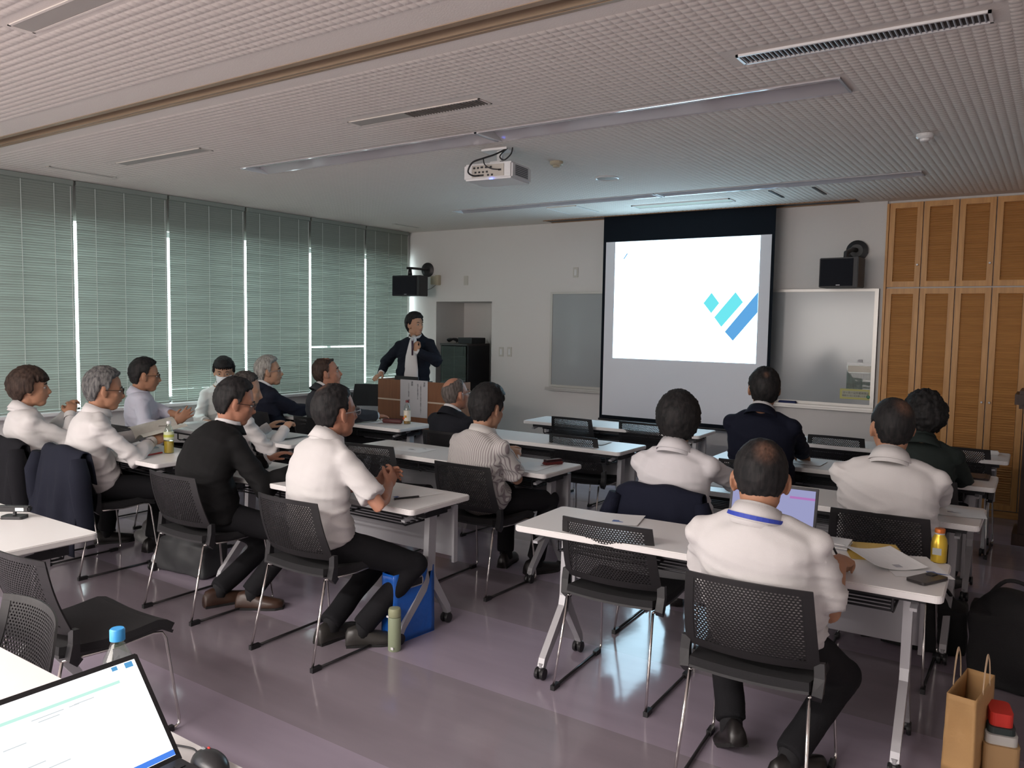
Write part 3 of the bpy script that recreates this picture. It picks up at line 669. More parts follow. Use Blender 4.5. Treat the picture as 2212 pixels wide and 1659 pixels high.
MB().box((-0.31, -0.17, 0.0), (0.33, 0.17, 1.06)).build('body', M_darkwood, t)
MB().box((-0.345, -0.2, 0.0), (0.365, 0.2, 0.09)).build('base', M_darkwood, t)

# ================================================================== FOLDING TABLES
TW, TD, TZ = 0.875, 0.48, 0.72
def rrect(x0, y0, x1, y1, r, n=5):
    P = []
    for cx, cy, a0 in ((x1 - r, y1 - r, 0), (x0 + r, y1 - r, 90), (x0 + r, y0 + r, 180), (x1 - r, y0 + r, 270)):
        for k in range(n + 1):
            a = math.radians(a0 + 90 * k / n); P.append((cx + r * math.cos(a), cy + r * math.sin(a)))
    return P
_tp = MB().prism(rrect(-TW, 0, TW, TD, 0.028), TZ - 0.028, TZ); _tpme = _tp.mesh('table_top', M_top)
bm = bmesh.new(); bm.from_mesh(_tpme)
ee = [e for e in bm.edges if abs(e.verts[0].co.z - e.verts[1].co.z) < 1e-5]
bmesh.ops.bevel(bm, geom=ee, offset=0.004, segments=2, affect='EDGES'); bm.to_mesh(_tpme); bm.free()
def make_table(label):
    t = thing('folding_table', label, 'table', (0, 0, 0), 0, 'white folding tables in rows')
    link('table_top', _tpme, t)
    MB().box((-TW + 0.06, 0.10, TZ - 0.065), (TW - 0.06, 0.16, TZ - 0.029)).box((-TW + 0.06, 0.33, TZ - 0.065), (TW - 0.06, 0.38, TZ - 0.029)).build('under_frame', M_dark, t)
    # modesty panel with pressed ribs
    pr = [(0.455, 0.645), (0.462, 0.645), (0.462, 0.60), (0.470, 0.59), (0.470, 0.555), (0.462, 0.545), (0.462, 0.50), (0.470, 0.49), (0.470, 0.455), (0.462, 0.445), (0.462, 0.37), (0.455, 0.37)]
    M_ = Matrix(((0, 0, 1, 0), (1, 0, 0, 0), (0, 1, 0, 0), (0, 0, 0, 1)))
    MB().prism(pr, -TW + 0.10, TW - 0.10, M=M_).box((-TW + 0.085, 0.44, 0.34), (-TW + 0.10, 0.472, 0.655)).box((TW - 0.10, 0.44, 0.34), (TW - 0.085, 0.472, 0.655)).build('modesty_panel', M_grey, t)
    # wire book shelf
    sh = MB()
    for s in range(7):
        y = 0.13 + s * 0.045; sh.tube([(-TW + 0.17, y, 0.600), (TW - 0.17, y, 0.600)], 0.0045, 6)
    for x in (-TW + 0.17, -0.25, 0.25, TW - 0.17): sh.tube([(x, 0.12, 0.665), (x, 0.12, 0.605), (x, 0.14, 0.594), (x, 0.41, 0.594), (x, 0.42, 0.65)], 0.0055, 6)
    sh.build('book_shelf', M_dark, t)
    for sx in (-1, 1):
        x = sx * (TW - 0.13)
        lg = MB(); hw = 0.020
        def bar(p, q, w=0.026, d=0.018): lg.tube([p, q], d, 4, sq=True, up=(1, 0, 0), ry=w * 0.9)
        lg.tube([(x, 0.30, 0.66), (x, 0.285, 0.33)], 0.017, 4, sq=True, up=(1, 0, 0), ry=0.030)
        lg.tube([(x, 0.287, 0.35), (x, 0.265, 0.28), (x, 0.075, 0.085), (x, 0.06, 0.055)], 0.016, 4, sq=True, up=(1, 0, 0), ry=[0.028, 0.028, 0.018, 0.014])
        lg.tube([(x, 0.283, 0.35), (x, 0.30, 0.28), (x, 0.435, 0.085), (x, 0.445, 0.055)], 0.016, 4, sq=True, up=(1, 0, 0), ry=[0.026, 0.026, 0.018, 0.014])
        o = lg.build('leg', M_silver, t)
        MB().box((x - 0.03, 0.22, 0.625), (x + 0.03, 0.40, 0.692)).build('hinge_block', M_dark, t)
        fl = MB(); fl.tube([(x + sx * 0.035, 0.04, 0.645), (x + sx * 0.035, 0.25, 0.672)], 0.012, 4, sq=True, up=(1, 0, 0), ry=0.006); fl.build('fold_lever', M_silver, t)
        for y in (0.06, 0.445):
            MB().lathe([(0.014, 0), (0.014, 0.03)], c=(x, y, 0.045), n=10).build('caster_stem', M_silver, o)
            w = MB()
            for q in (-1, 1): w.lathe([(0.012, -0.009), (0.026, -0.008), (0.0285, 0), (0.026, 0.008), (0.012, 0.009)], c=(x + q * 0.014, y - 0.008, 0.0285), M=Matrix.Rotation(math.pi / 2, 3, 'Y'), n=18)
            w.lathe([(0.022, -0.008), (0.022, 0.008)], c=(x, y, 0.038), M=Matrix.Rotation(math.pi / 2, 3, 'Y'), n=14)
            w.build('caster', M_black, o)
    return t
TBL = [  # x right end, y front (right), rot, label
    ('R1', -1.165, 3.055, 0.050, 'white folding table with papers, gold bottle and open laptop'),
    ('R2', -1.15, 4.34, 0.01, 'white folding table before the two men in white shirts, second row by the wardrobe side'),
    ('R3', -1.155, 5.47, 0.02, 'white folding table with a dark tablet, before the man in navy suit'),
    ('R4', -1.145, 6.68, 0.02, 'white folding table nearest the screen on the wardrobe side'),
    ('M1', -3.46, 2.93, 0.0, 'white folding table under the clasped hands, with a dark pen'),
    ('M2', -3.46, 4.15, 0.0, 'white folding table with a red glasses case at its end'),
    ('M3', -3.50, 5.24, 0.0, 'white folding table in the middle block before the bald man'),
    ('M4', -3.38, 6.45, 0.05, 'white folding table below the projection screen with two empty chairs'),
    ('L1', -5.555, 2.87, 0.0, 'white folding table with tea bottle and red pen'),
    ('L2', -5.55, 3.93, 0.0, 'white folding table before the man in lilac shirt'),
    ('L3', -5.56, 5.13, 0.0, 'white folding table with a milky drink bottle, facing the lectern'),
    ('M0', -4.235, 1.32, 0.0, 'white folding table with a small black webcam and cable on it'),
    ('T1', -2.625, 0.52, 0.0, 'white folding table carrying the big open laptop'),
    ('T2', -0.835, 0.53, 0.0, 'white folding table with the mouse, nearest the camera'),
]
t0 = None
for k, (c, x, y, r, lb) in enumerate(TBL):
    if t0 is None: t0 = make_table(lb); t0.location = (x, y, 0); t0.rotation_euler = (0, 0, r)
    else:
        q = dup(t0, (x, y, 0), r, lb)
        if c in ('M0', 'T1', 'T2'):
            for ch in list(q.children):
                if ch.name.startswith('modesty'): bpy.data.objects.remove(ch)

# ================================================================== CHAIRS
def back_pt(u, v):
    """u -1..1 across, v 0..1 up the backrest shell"""
    hw = 0.230 - 0.018 * v ** 1.5
    x = u * hw
    z = 0.505 + 0.295 * v - 0.008 * (u * u) * (v) 
    y = 0.085 - 0.075 * v - 0.030 * v * v * 0.4 + 0.045 * (u * u) - 0.016 * math.sin(math.pi * v)
    return V((x, y, z))
def perforated_back():
    m = MB(); nu, nv = 27, 26; uR, v0, v1 = 0.84, 0.10, 0.93; th = 0.0035
    def both(vs_uv, fs):
        o = []
        for s in (1, -1):
            for (u, v) in vs_uv:
                p = back_pt(u, v); e = 0.01
                n = (back_pt(u + e, v) - back_pt(u - e, v)).cross(back_pt(u, v + e) - back_pt(u, v - e)).normalized()
                o.append(p + n * th * 0.5 * s)
        k = len(vs_uv); ff = [tuple(f) for f in fs] + [tuple(k + i for i in reversed(f)) for f in fs]
        return o, ff, k
    du, dv = 2 * uR / nu, (v1 - v0) / nv
    for j in range(nv):
        off = 0.5 * du if j % 2 else 0.0
        lo = v0 + j * dv; hi = lo + dv
        for i in range(nu + (1 if off else 0)):
            a = -uR + i * du - off; b = a + du
            a = max(a, -uR); b = min(b, uR)
            cu, cv = (a + b) / 2, (lo + hi) / 2
            if b - a < du * 0.7: vs, ff, k = both([(a, lo), (b, lo), (b, hi), (a, hi)], [(0, 1, 2, 3)]); m.add(vs, ff); continue
            ru, rv = du * 0.30, dv * 0.34
            uv = [(a, lo), (b, lo), (b, hi), (a, hi), (cu - ru, cv - rv * 0.6), (cu, cv - rv * 1.1), (cu + ru, cv - rv * 0.6), (cu + ru, cv + rv * 0.6), (cu, cv + rv * 1.1), (cu - ru, cv + rv * 0.6)]
            fs = [(0, 1, 6, 5, 4), (1, 2, 7, 6), (2, 3, 9, 8, 7), (3, 0, 4, 9)]
            vs, ff, k = both(uv, fs)
            for q in range(6):
                p, r = 4 + q, 4 + (q + 1) % 6; ff.append((p, r, r + k, p + k))
            m.add(vs, ff)
    # solid rim
    def strip(f, nn):
        m.sheet(f, nn, 2, th)
    m.sheet(lambda s, w: back_pt(-1 + 2 * s, v1 + (1 - v1) * w), 16, 1, 0.006)
    m.sheet(lambda s, w: back_pt(-1 + 2 * s, 0 + v0 * w), 16, 1, 0.006)
    m.sheet(lambda s, w: back_pt(-1 + (1 - uR) * w, v0 + (v1 - v0) * s), 10, 1, 0.007)
    m.sheet(lambda s, w: back_pt(uR + (1 - uR) * w, v0 + (v1 - v0) * s), 10, 1, 0.007)
    return m.mesh('backrest', M_chairback)
BACKME = perforated_back()
def seat_pt(u, v):
    hw = 0.225 - 0.02 * (1 - v) ** 2
    z = 0.445 - 0.018 * math.sin(math.pi * min(1, v * 1.1)) + 0.010 * u * u - 0.035 * max(0, v - 0.82) / 0.18 * max(0, v - 0.82) / 0.18 + 0.0 * v
    return V((u * hw, 0.085 + 0.43 * v, z))
def make_chair(label):
    t = thing('stacking_chair', label, 'chair', (0, 0, 0), 0, 'black mesh-back sled chairs')
    link('backrest', BACKME, t)
    MB().sheet(lambda s, w: seat_pt(-1 + 2 * s, w), 12, 14, 0.030).build('seat', M_seat, t, smooth=False)
    sh = MB().sheet(lambda s, w: seat_pt(-1 + 2 * s, w) + V((0, 0, -0.020)), 8, 10, 0.012); sh.build('seat_shell', M_black, t)
    for s in (-1, 1):
        MB().tube([(s * 0.228, 0.128, 0.53), (s * 0.232, 0.125, 0.48), (s * 0.228, 0.12, 0.425), (s * 0.222, 0.14, 0.405)], 0.017, 4, sq=True, up=(1, 0, 0), ry=[0.012, 0.013, 0.020, 0.016]).build('back_arm', M_black, t)
        P = [(s * 0.222, 0.0, 0.010), (s * 0.214, 0.045, 0.20), (s * 0.205, 0.095, 0.415)]
        MB().tube(P, 0.0062, 8).build('rear_leg', M_chrome, t, smooth=True)
        P = [(s * 0.205, 0.095, 0.415), (s * 0.205, 0.30, 0.402), (s * 0.208, 0.44, 0.412), (s * 0.212, 0.475, 0.405), (s * 0.218, 0.488, 0.38), (s * 0.235, 0.530, 0.04), (s * 0.236, 0.530, 0.022), (s * 0.235, 0.515, 0.012), (s * 0.232, 0.49, 0.010)]
        MB().tube(P, 0.0062, 8).build('front_leg', M_chrome, t, smooth=True)
        MB().tube([(s * 0.232, 0.49, 0.0105), (s * 0.222, 0.0, 0.0105)], 0.0068, 8).build('floor_rail', M_railblk, t, smooth=True)
        MB().box((s * 0.223 - 0.010, -0.006, 0.0), (s * 0.223 + 0.010, 0.05, 0.022)).build('glide', M_black, t); MB().box((s * 0.232 - 0.010, 0.45, 0.0), (s * 0.232 + 0.010, 0.505, 0.022)).build('glide', M_black, t)
    return t
CH = {
 'R1l': (-1.585, 3.02, 0.05, 'empty black mesh chair at the near table, beside the man with a lanyard'),
 'R1r': (-0.83, 2.60, 0.06, 'black mesh chair under the white-shirted man writing by the gold bottle'),
 'R2l': (-1.67, 3.78, 0.04, 'black chair with a navy jacket, under the thick-haired man'),
 'R2r': (-0.66, 3.97, 0.03, 'black mesh chair under the broad man with thinning crown'),
 'R3l': (-1.60, 5.02, 0.0, 'black mesh chair under the man in navy suit'),
 'R3r': (-0.66, 5.08, 0.0, 'black mesh chair under the bushy-haired person in dark green'),
 'R4l': (-1.45, 6.67, 0.03, 'empty black mesh chair just beyond the navy-suited man'),
 'R4r': (-0.60, 6.66, 0.0, 'empty black mesh chair before the wardrobe, next to the dark green jacket'),
 'M1r': (-3.03, 2.49, 0.0, 'black mesh chair under the short-sleeved man with clasped hands'),
 'M1l': (-3.99, 2.50, 0.0, 'black mesh chair under the stooping man in black suit'),
 'M2l': (-3.93, 3.96, 0.12, 'empty black mesh chair between the clasped hands and the lectern'),
 'M2r': (-2.96, 3.76, 0.0, 'black mesh chair under the man in striped shirt'),
 'M3l': (-3.97, 4.82, 0.0, 'black mesh chair under the bald man in black suit'),
 'M3r': (-3.07, 5.29, 0.0, 'empty black mesh chair in front of the screen, overlapping the chair behind it'),
 'M4l': (-3.69, 6.33, 0.0, 'empty black mesh chair under the screen corner, farther of the two in line'),
 'M4r': (-3.04, 6.43, 0.0, 'empty black mesh chair under the middle of the screen'),
 'L1r': (-5.20, 2.53, 0.0, 'black chair with a dark blue jacket, under the grey-haired reader'),
 'L1l': (-5.86, 2.47, 0.0, 'black chair with a black jacket, under the brown-haired person'),
 'L2l': (-6.10, 3.42, 0.0, 'black mesh chair under the man in lilac shirt'),
 'L2r': (-5.10, 3.52, 0.0, 'black mesh chair under the half-hidden grey-haired writer'),
 'L3l': (-6.22, 4.76, 0.0, 'black mesh chair under the silver-haired man in navy'),
 'L3r': (-5.44, 4.76, 0.0, 'black mesh chair under the man in charcoal suit'),
 'W': (-7.19, 5.10, -1.15, 'black chair by the windows under the masked person'),
 'A': (-3.08, 1.30, 0.0, 'empty black mesh chair beside the webcam table'),
 'B': (-2.42, 1.13, math.pi - 0.12, 'empty black mesh chair pushed behind the big open laptop'),
}
c0 = None
for k, (x, y, r, lb) in CH.items():
    if c0 is None: c0 = make_chair(lb); c0.location = (x, y, 0); c0.rotation_euler = (0, 0, r)
    else: dup(c0, (x, y, 0), r, lb)
# padded chair beside the lectern, turned towards the audience
t = thing('conference_chair', 'empty black padded chair standing beside the lectern', 'chair', (-6.74, 6.92, 0), math.radians(205))
MB().sheet(lambda s, w: V(((-1 + 2 * s) * (0.24 - 0.02 * w), 0.03 - 0.07 * w + 0.05 * (2 * s - 1) ** 2, 0.65 + 0.25 * w)), 12, 8, 0.035).build('backrest', M_seat, t)
MB().sheet(lambda s, w: seat_pt(-1 + 2 * s, w), 12, 12, 0.05).build('seat', M_seat, t)
for s in (-1, 1):
    MB().tube([(s * 0.25, 0.10, 0.43), (s * 0.255, 0.08, 0.55), (s * 0.248, 0.04, 0.80)], 0.014, 8).build('back_arm', M_black, t, smooth=True)
    MB().tube([(s * 0.23, 0.0, 0.01), (s * 0.215, 0.10, 0.42)], 0.0075, 8).build('leg', M_chrome, t); MB().tube([(s * 0.23, 0.52, 0.01), (s * 0.215, 0.46, 0.42)], 0.0075, 8).build('leg', M_chrome, t)

# ================================================================== PEOPLE
def fuse(name, m, mats, parent, voxel, smooth=3, disp=None, cut=None, sm_fac=0.6):
    me = m.mesh(name + '_src', mats[0] if isinstance(mats, list) else mats)
    o = bpy.data.objects.new('tmp', me); C.objects.link(o)
    r = o.modifiers.new('r', 'REMESH'); r.mode = 'VOXEL'; r.voxel_size = voxel
    s = o.modifiers.new('s', 'SMOOTH'); s.iterations = smooth; s.factor = sm_fac
    dg = bpy.context.evaluated_depsgraph_get(); res = bpy.data.meshes.new_from_object(o.evaluated_get(dg)); res.name = name
    bpy.data.objects.remove(o); bpy.data.meshes.remove(me)
    if disp:
        n = len(res.vertices); co = np.empty(n * 3); res.vertices.foreach_get('co', co); co = co.reshape(-1, 3)
        nr = np.empty(n * 3); res.vertices.foreach_get('normal', nr); nr = nr.reshape(-1, 3)
        d = np.array([disp(V(c)) for c in co]); co = co + nr * d[:, None]; res.vertices.foreach_set('co', co.ravel())
    res.materials.clear(); res.materials.append(mats[0] if isinstance(mats, list) else mats)
    res.polygons.foreach_set('use_smooth', [True] * len(res.polygons)); res.update()
    return link(name, res, parent)
def ik(S, W, l1, l2, hint):
    S, W = V(S), V(W); d = (W - S); L = min(d.length, (l1 + l2) * 0.995); d.normalize()
    a = (l1 * l1 - l2 * l2 + L * L) / (2 * L); h = math.sqrt(max(l1 * l1 - a * a, 1e-6))
    H = V(hint); H = H - d * H.dot(d)
    if H.length < 1e-5: H = V((0, 0, -1))
    H.normalize(); return S + d * a + H * h, S + d * L
def skin(name, c): return mat('skin_' + name, c, 0.55, spec=0.35, vary=0.08, vscale=25, bump=0.1, bscale=300)
SK = {'tan': (0.40, 0.205, 0.125), 'fair': (0.46, 0.26, 0.17), 'pale': (0.50, 0.31, 0.22), 'rosy': (0.42, 0.20, 0.13)}
def cloth(name, c, rough=0.85, stripes=None, sheen=0.0):
    if ('cloth_' + name) in _mats: return _mats['cloth_' + name]
    m = mat('cloth_' + name, c, rough, spec=0.2, vary=0.05, vscale=8, bump=0.25, bscale=500)
    if stripes:
        nt = m.node_tree; b = nt.nodes['Principled BSDF']; tc = nt.nodes.new('ShaderNodeTexCoord'); sp = nt.nodes.new('ShaderNodeSeparateXYZ')
        nt.links.new(tc.outputs['Object'], sp.inputs[0]); mu = nt.nodes.new('ShaderNodeMath'); mu.operation = 'MULTIPLY'; mu.inputs[1].default_value = 2 * math.pi / 0.0125
        nt.links.new(sp.outputs['X'], mu.inputs[0]); si = nt.nodes.new('ShaderNodeMath'); si.operation = 'SINE'; nt.links.new(mu.outputs[0], si.inputs[0])
        gt = nt.nodes.new('ShaderNodeMath'); gt.operation = 'GREATER_THAN'; gt.inputs[1].default_value = 0.55; nt.links.new(si.outputs[0], gt.inputs[0])
        mx = nt.nodes.new('ShaderNodeMix'); mx.data_type = 'RGBA'; mx.inputs[6].default_value = (*c, 1); mx.inputs[7].default_value = (*stripes, 1)
        nt.links.new(gt.outputs[0], mx.inputs[0]); nt.links.new(mx.outputs[2], b.inputs['Base Color'])
    return m
def hair_mat(name, c1, c2, scalp=(0.33, 0.17, 0.11)):
    k = 'hair_' + name
    if k in _mats: return _mats[k]
    m = mat(k, c1, 0.65, spec=0.25); nt = m.node_tree; b = nt.nodes['Principled BSDF']
    tc = nt.nodes.new('ShaderNodeTexCoord'); mp = nt.nodes.new('ShaderNodeMapping'); mp.inputs['Scale'].default_value = (70, 70, 14)
    n = nt.nodes.new('ShaderNodeTexNoise'); n.inputs['Scale'].default_value = 1.0; n.inputs['Detail'].default_value = 3
    nt.links.new(tc.outputs['Object'], mp.inputs[0]); nt.links.new(mp.outputs[0], n.inputs['Vector'])
    cr = nt.nodes.new('ShaderNodeValToRGB'); cr.color_ramp.elements[0].position = 0.35; cr.color_ramp.elements[1].position = 0.65
    cr.color_ramp.elements[0].color = (*c1, 1); cr.color_ramp.elements[1].color = (*c2, 1); nt.links.new(n.outputs['Fac'], cr.inputs[0])
    at_ = nt.nodes.new('ShaderNodeAttribute'); at_.attribute_name = 'thin'
    mx = nt.nodes.new('ShaderNodeMix'); mx.data_type = 'RGBA'; mx.inputs[7].default_value = (*scalp, 1)
    nt.links.new(at_.outputs['Fac'], mx.inputs[0]); nt.links.new(cr.outputs[0], mx.inputs[6]); nt.links.new(mx.outputs[2], b.inputs['Base Color'])
    bp = nt.nodes.new('ShaderNodeBump'); bp.inputs['Strength'].default_value = 0.6; bp.inputs['Distance'].default_value = 0.004
    nt.links.new(n.outputs['Fac'], bp.inputs['Height']); nt.links.new(bp.outputs[0], b.inputs['Normal'])
    return m
HAIR = {'black': ((0.008, 0.008, 0.009), (0.022, 0.020, 0.020)), 'brown': ((0.022, 0.013, 0.010), (0.060, 0.038, 0.028)), 'salt': ((0.045, 0.045, 0.048), (0.17, 0.165, 0.16)),
        'silver': ((0.20, 0.19, 0.18), (0.42, 0.40, 0.37)), 'pepper': ((0.025, 0.022, 0.02), (0.09, 0.08, 0.075)), 'thin': ((0.06, 0.05, 0.045), (0.14, 0.12, 0.11))}
def sstep(a, b, x):
    t = max(0.0, min(1.0, (x - a) / (b - a))); return t * t * (3 - 2 * t)
def lerp(a, b, t): return a + (b - a) * t
def head_parts(m, hc, R3, s):
    """skin shapes of the head; hc head centre, R3 orientation, s scale"""
    def P(x, y, z): return V(hc) + R3 @ (V((x, y, z)) * s)
    def E(c, r, M=None): m.ell(P(*c), [q * s for q in r], R3 if M is None else R3 @ M, 20, 14)
    E((0, -0.010, 0.022), (0.076, 0.094, 0.098)); E((0, 0.022, -0.030), (0.063, 0.068, 0.078)); E((0, 0.046, -0.088), (0.034, 0.034, 0.028))
    E((0, 0.062, 0.018), (0.052, 0.024, 0.030)); E((0, 0.02, -0.068), (0.054, 0.052, 0.040))
    E((0, 0.075, -0.060), (0.024, 0.014, 0.016))
    E((0.038, 0.052, -0.022), (0.020, 0.022, 0.022)); E((-0.038, 0.052, -0.022), (0.020, 0.022, 0.022))
    m.tube([P(0, 0.084, 0.012), P(0, 0.094, -0.012), P(0, 0.102, -0.030), P(0, 0.088, -0.042)], [0.007 * s, 0.009 * s, 0.013 * s, 0.010 * s], 10)
    for q in (-1, 1):
        M = Matrix.Rotation(q * 0.35, 3, 'Z')
        E((q * 0.081, -0.006, -0.008), (0.0075, 0.020, 0.030), M); E((q * 0.077, 0.0, -0.030), (0.008, 0.012, 0.014), M)
def face_marks(t, hc, R3, s, mask=False, glasses=False, skincol=None):
    def P(x, y, z): return V(hc) + R3 @ (V((x, y, z)) * s)
    for q in (-1, 1):
        m = MB().ell(P(q * 0.031, 0.076, 0.0), (0.0135 * s, 0.008 * s, 0.0065 * s), R3, 12, 8); e = m.build('eye', mat('eye_white', (0.36, 0.33, 0.31), 0.4), t, smooth=True)
        MB().ell(P(q * 0.031, 0.0815, 0.0), (0.0058 * s, 0.0042 * s, 0.0058 * s), R3, 10, 6).build('iris', mat('dark_iris', (0.02, 0.012, 0.008), 0.2), e, smooth=True)
        MB().tube([P(q * 0.018, 0.086, 0.020), P(q * 0.032, 0.086, 0.026), P(q * 0.048, 0.076, 0.021)], [0.003 * s, 0.0036 * s, 0.002 * s], 6).build('eyebrow', mat('eyebrow_hair', (0.015, 0.012, 0.011), 0.8), t, smooth=True)
    if not mask: MB().tube([P(-0.022, 0.080, -0.058), P(0, 0.0905, -0.056), P(0.022, 0.080, -0.058)], [0.002 * s, 0.0055 * s, 0.002 * s], 8).build('mouth', mat('lips', (0.33, 0.13, 0.10), 0.5), t, smooth=True)
    if mask:
        f = lambda u, v: P((2 * u - 1) * (0.068 - 0.016 * v), 0.118 - 0.070 * (2 * u - 1) ** 2 - 0.012 * abs(2 * v - 1) ** 2, 0.0 - 0.018 - 0.088 * v)
        MB().sheet(f, 14, 8, 0.002).build('face_mask', mat('mask_fabric', (0.78, 0.80, 0.82), 0.8), t, smooth=True)
    if glasses:
        g = MB()
        for q in (-1, 1):
            ring = [P(q * (0.033 + 0.024 * math.cos(a)), 0.098 - 0.004 * abs(math.cos(a)), 0.001 + 0.017 * math.sin(a)) for a in [2 * math.pi * k / 16 for k in range(17)]]
            g.tube(ring, 0.0016 * s, 6); g.tube([P(q * 0.057, 0.094, 0.006), P(q * 0.083, 0.055, 0.006), P(q * 0.086, 0.0, 0.002), P(q * 0.083, -0.015, -0.010)], 0.0017 * s, 6)
        g.tube([P(-0.010, 0.098, 0.004), P(0, 0.101, 0.007), P(0.010, 0.098, 0.004)], 0.0016 * s, 6)
        gl = g.build('glasses', mat('glasses_frame_' + ('silver' if glasses == 'silver' else 'dark'), (0.4, 0.4, 0.42) if glasses == 'silver' else (0.02, 0.02, 0.022), 0.3, 0.6), t, smooth=True)
        for q in (-1, 1): MB().lathe([(0.021 * s, -0.0005), (0.021 * s, 0.0005)], c=P(q * 0.033, 0.0965, 0.001), M=R3 @ Matrix.Rotation(math.pi / 2, 3, 'X'), n=16).build('lens', glass_lens, gl)
glass_lens = glass_material('spectacle_glass', (1, 1, 1), 0.07)
def hair(t, hc, R3, s, col, style):
    """closed shell whose radius drops under the scalp outside the hairline"""
    th = style.get('th', 0.012); nape = style.get('nape', -42); side = style.get('side', -14); front = style.get('front', 40); fringe = style.get('fringe', 0)
    bald = style.get('bald', 0); thin = style.get('thin', 0); rough = style.get('rough', 1.0); seed = style.get('seed', 1)
    n, k = 72, 48; vs, fs, tn = [], [], []
    for i in range(k + 1):
        el = math.pi / 2 - math.pi * i / k
        for j in range(n):
            az = 2 * math.pi * j / n  # 0 = +y (front)
            d = V((math.sin(az) * math.cos(el), math.cos(az) * math.cos(el), math.sin(el)))
            a = abs(math.degrees(math.atan2(d.x, d.y))); e = math.degrees(el)
            if a < 62: lim = lerp(front, front * 0.75, sstep(25, 62, a))
            elif a < 100: lim = lerp(front * 0.75, side, sstep(62, 80, a))
            else: lim = lerp(side, nape, sstep(98, 128, a))
            if fringe and a < 62: lim = min(lim, fringe + 5 * math.sin(d.x * 30 + seed))
            lim += 4 * noise.noise(V((d.x * 9 + seed, d.y * 9, d.z * 9)))
            mk = sstep(lim - 5, lim + 5, e)
            if 82 < a < 104 and e < 8 and not style.get('long'): mk *= 1 - 0.75 * sstep(8, -2, e) * sstep(82, 88, a) * sstep(104, 98, a)
            top = V((0, -0.35, 1)).normalized() if not style.get('crown') else V(style['crown']).normalized()
            ang = math.degrees(d.angle(top)) if d.length > 0 else 0
            tv = 0.0
            if bald: mk *= 1 - (1 - sstep(bald - 8, bald + 8, ang + 6 * noise.noise(d * 5)))
            if thin: tv = 0.40 * (1 - sstep(thin * 0.15, thin, ang)) * (0.7 + 0.5 * noise.noise(d * 25))
            nz = 0.0045 * noise.noise(V((d.x * 5 + seed, d.y * 5, d.z * 5))) + 0.0040 * noise.noise(V((d.x * 22, d.y * 22 + seed, d.z * 10)))
            tt = th + rough * nz + style.get('vol', 0) * sstep(-20, 60, e) + style.get('sidevol', 0) * sstep(50, 0, abs(e)) * sstep(50, 90, a)
            rx, ry, rz = 0.076, 0.094, 0.098
            q = V((d.x * (rx + tt), d.y * (ry + tt), d.z * (rz + tt)))
            if e < -25: q = V((q.x, q.y * 0.98, q.z * 1.06))
            base = V((d.x * rx * 0.88, d.y * ry * 0.88, d.z * rz * 0.88))
            p = base.lerp(q, mk) + V((0, -0.010, 0.022))
            vs.append(V(hc) + R3 @ (p * s)); tn.append(max(0, min(1, tv)))
    for i in range(k):
        for j in range(n): fs.append((i * n + j, (i + 1) * n + j, (i + 1) * n + (j + 1) % n, i * n + (j + 1) % n))
    o = MB().add(vs, fs).build('hair', hair_mat(col, *HAIR[col]), t, smooth=True)
    at_ = o.data.attributes.new('thin', 'FLOAT', 'POINT'); at_.data.foreach_set('value', tn)
    return o
def hand_parts(m, W, dirv, up, side, curl=0.6, spread=1.0, s=1.0, grip=False, thumb_in=0.4):
    """W wrist, dirv pointing direction, up = back-of-hand normal, side=+1 thumb towards dirv x up"""
    D = V(dirv).normalized(); U = V(up); U = (U - D * U.dot(D)).normalized(); T = D.cross(U) * side
    Mx = Matrix((T, D, U)).transposed()
    m.ell(V(W) + D * 0.048 * s, (0.040 * s, 0.052 * s, 0.0155 * s), Mx, 14, 10)
    m.ell(V(W) + D * 0.030 * s + T * 0.018 * s - U * 0.006 * s, (0.020 * s, 0.034 * s, 0.015 * s), Mx, 12, 8)
    ln = (0.072, 0.080, 0.075, 0.060)
    for k in range(4):
        off = (0.028 - 0.0185 * k) * s
        p = V(W) + D * (0.088 - 0.004 * abs(k - 1.2)) * s + T * off - U * 0.0 ; pts = [V(W) + D * 0.05 * s + T * off * 0.9, p]
        a = -0.1 + 0.1 * k * 0.3; sp = (0.10 * (1.2 - k)) * spread
        ang = 0.0
        for q, fr in enumerate((0.42, 0.32, 0.26)):
            ang += curl * (0.75 if q == 0 else 1.0) * (1 + 0.08 * k)
            dd = (D * math.cos(ang) - U * math.sin(ang)) + T * sp
            p = p + dd.normalized() * ln[k] * fr * s; pts.append(p)
        m.tube(pts, [0.0098 * s, 0.0098 * s, 0.009 * s, 0.0083 * s, 0.0072 * s], 8)
    p0 = V(W) + D * 0.018 * s + T * 0.022 * s
    p1 = p0 + (D * 0.6 + T * 0.75 - U * 0.25).normalized() * 0.040 * s
    p2 = p1 + (D * 0.85 + T * (0.45 - thumb_in) - U * (0.3 + curl * 0.3)).normalized() * 0.032 * s
    p3 = p2 + (D * 0.9 + T * (0.25 - thumb_in * 1.3) - U * (0.3 + curl * 0.5)).normalized() * 0.026 * s
    m.tube([p0, p1, p2, p3], [0.0135 * s, 0.0120 * s, 0.0105 * s, 0.0085 * s], 8)
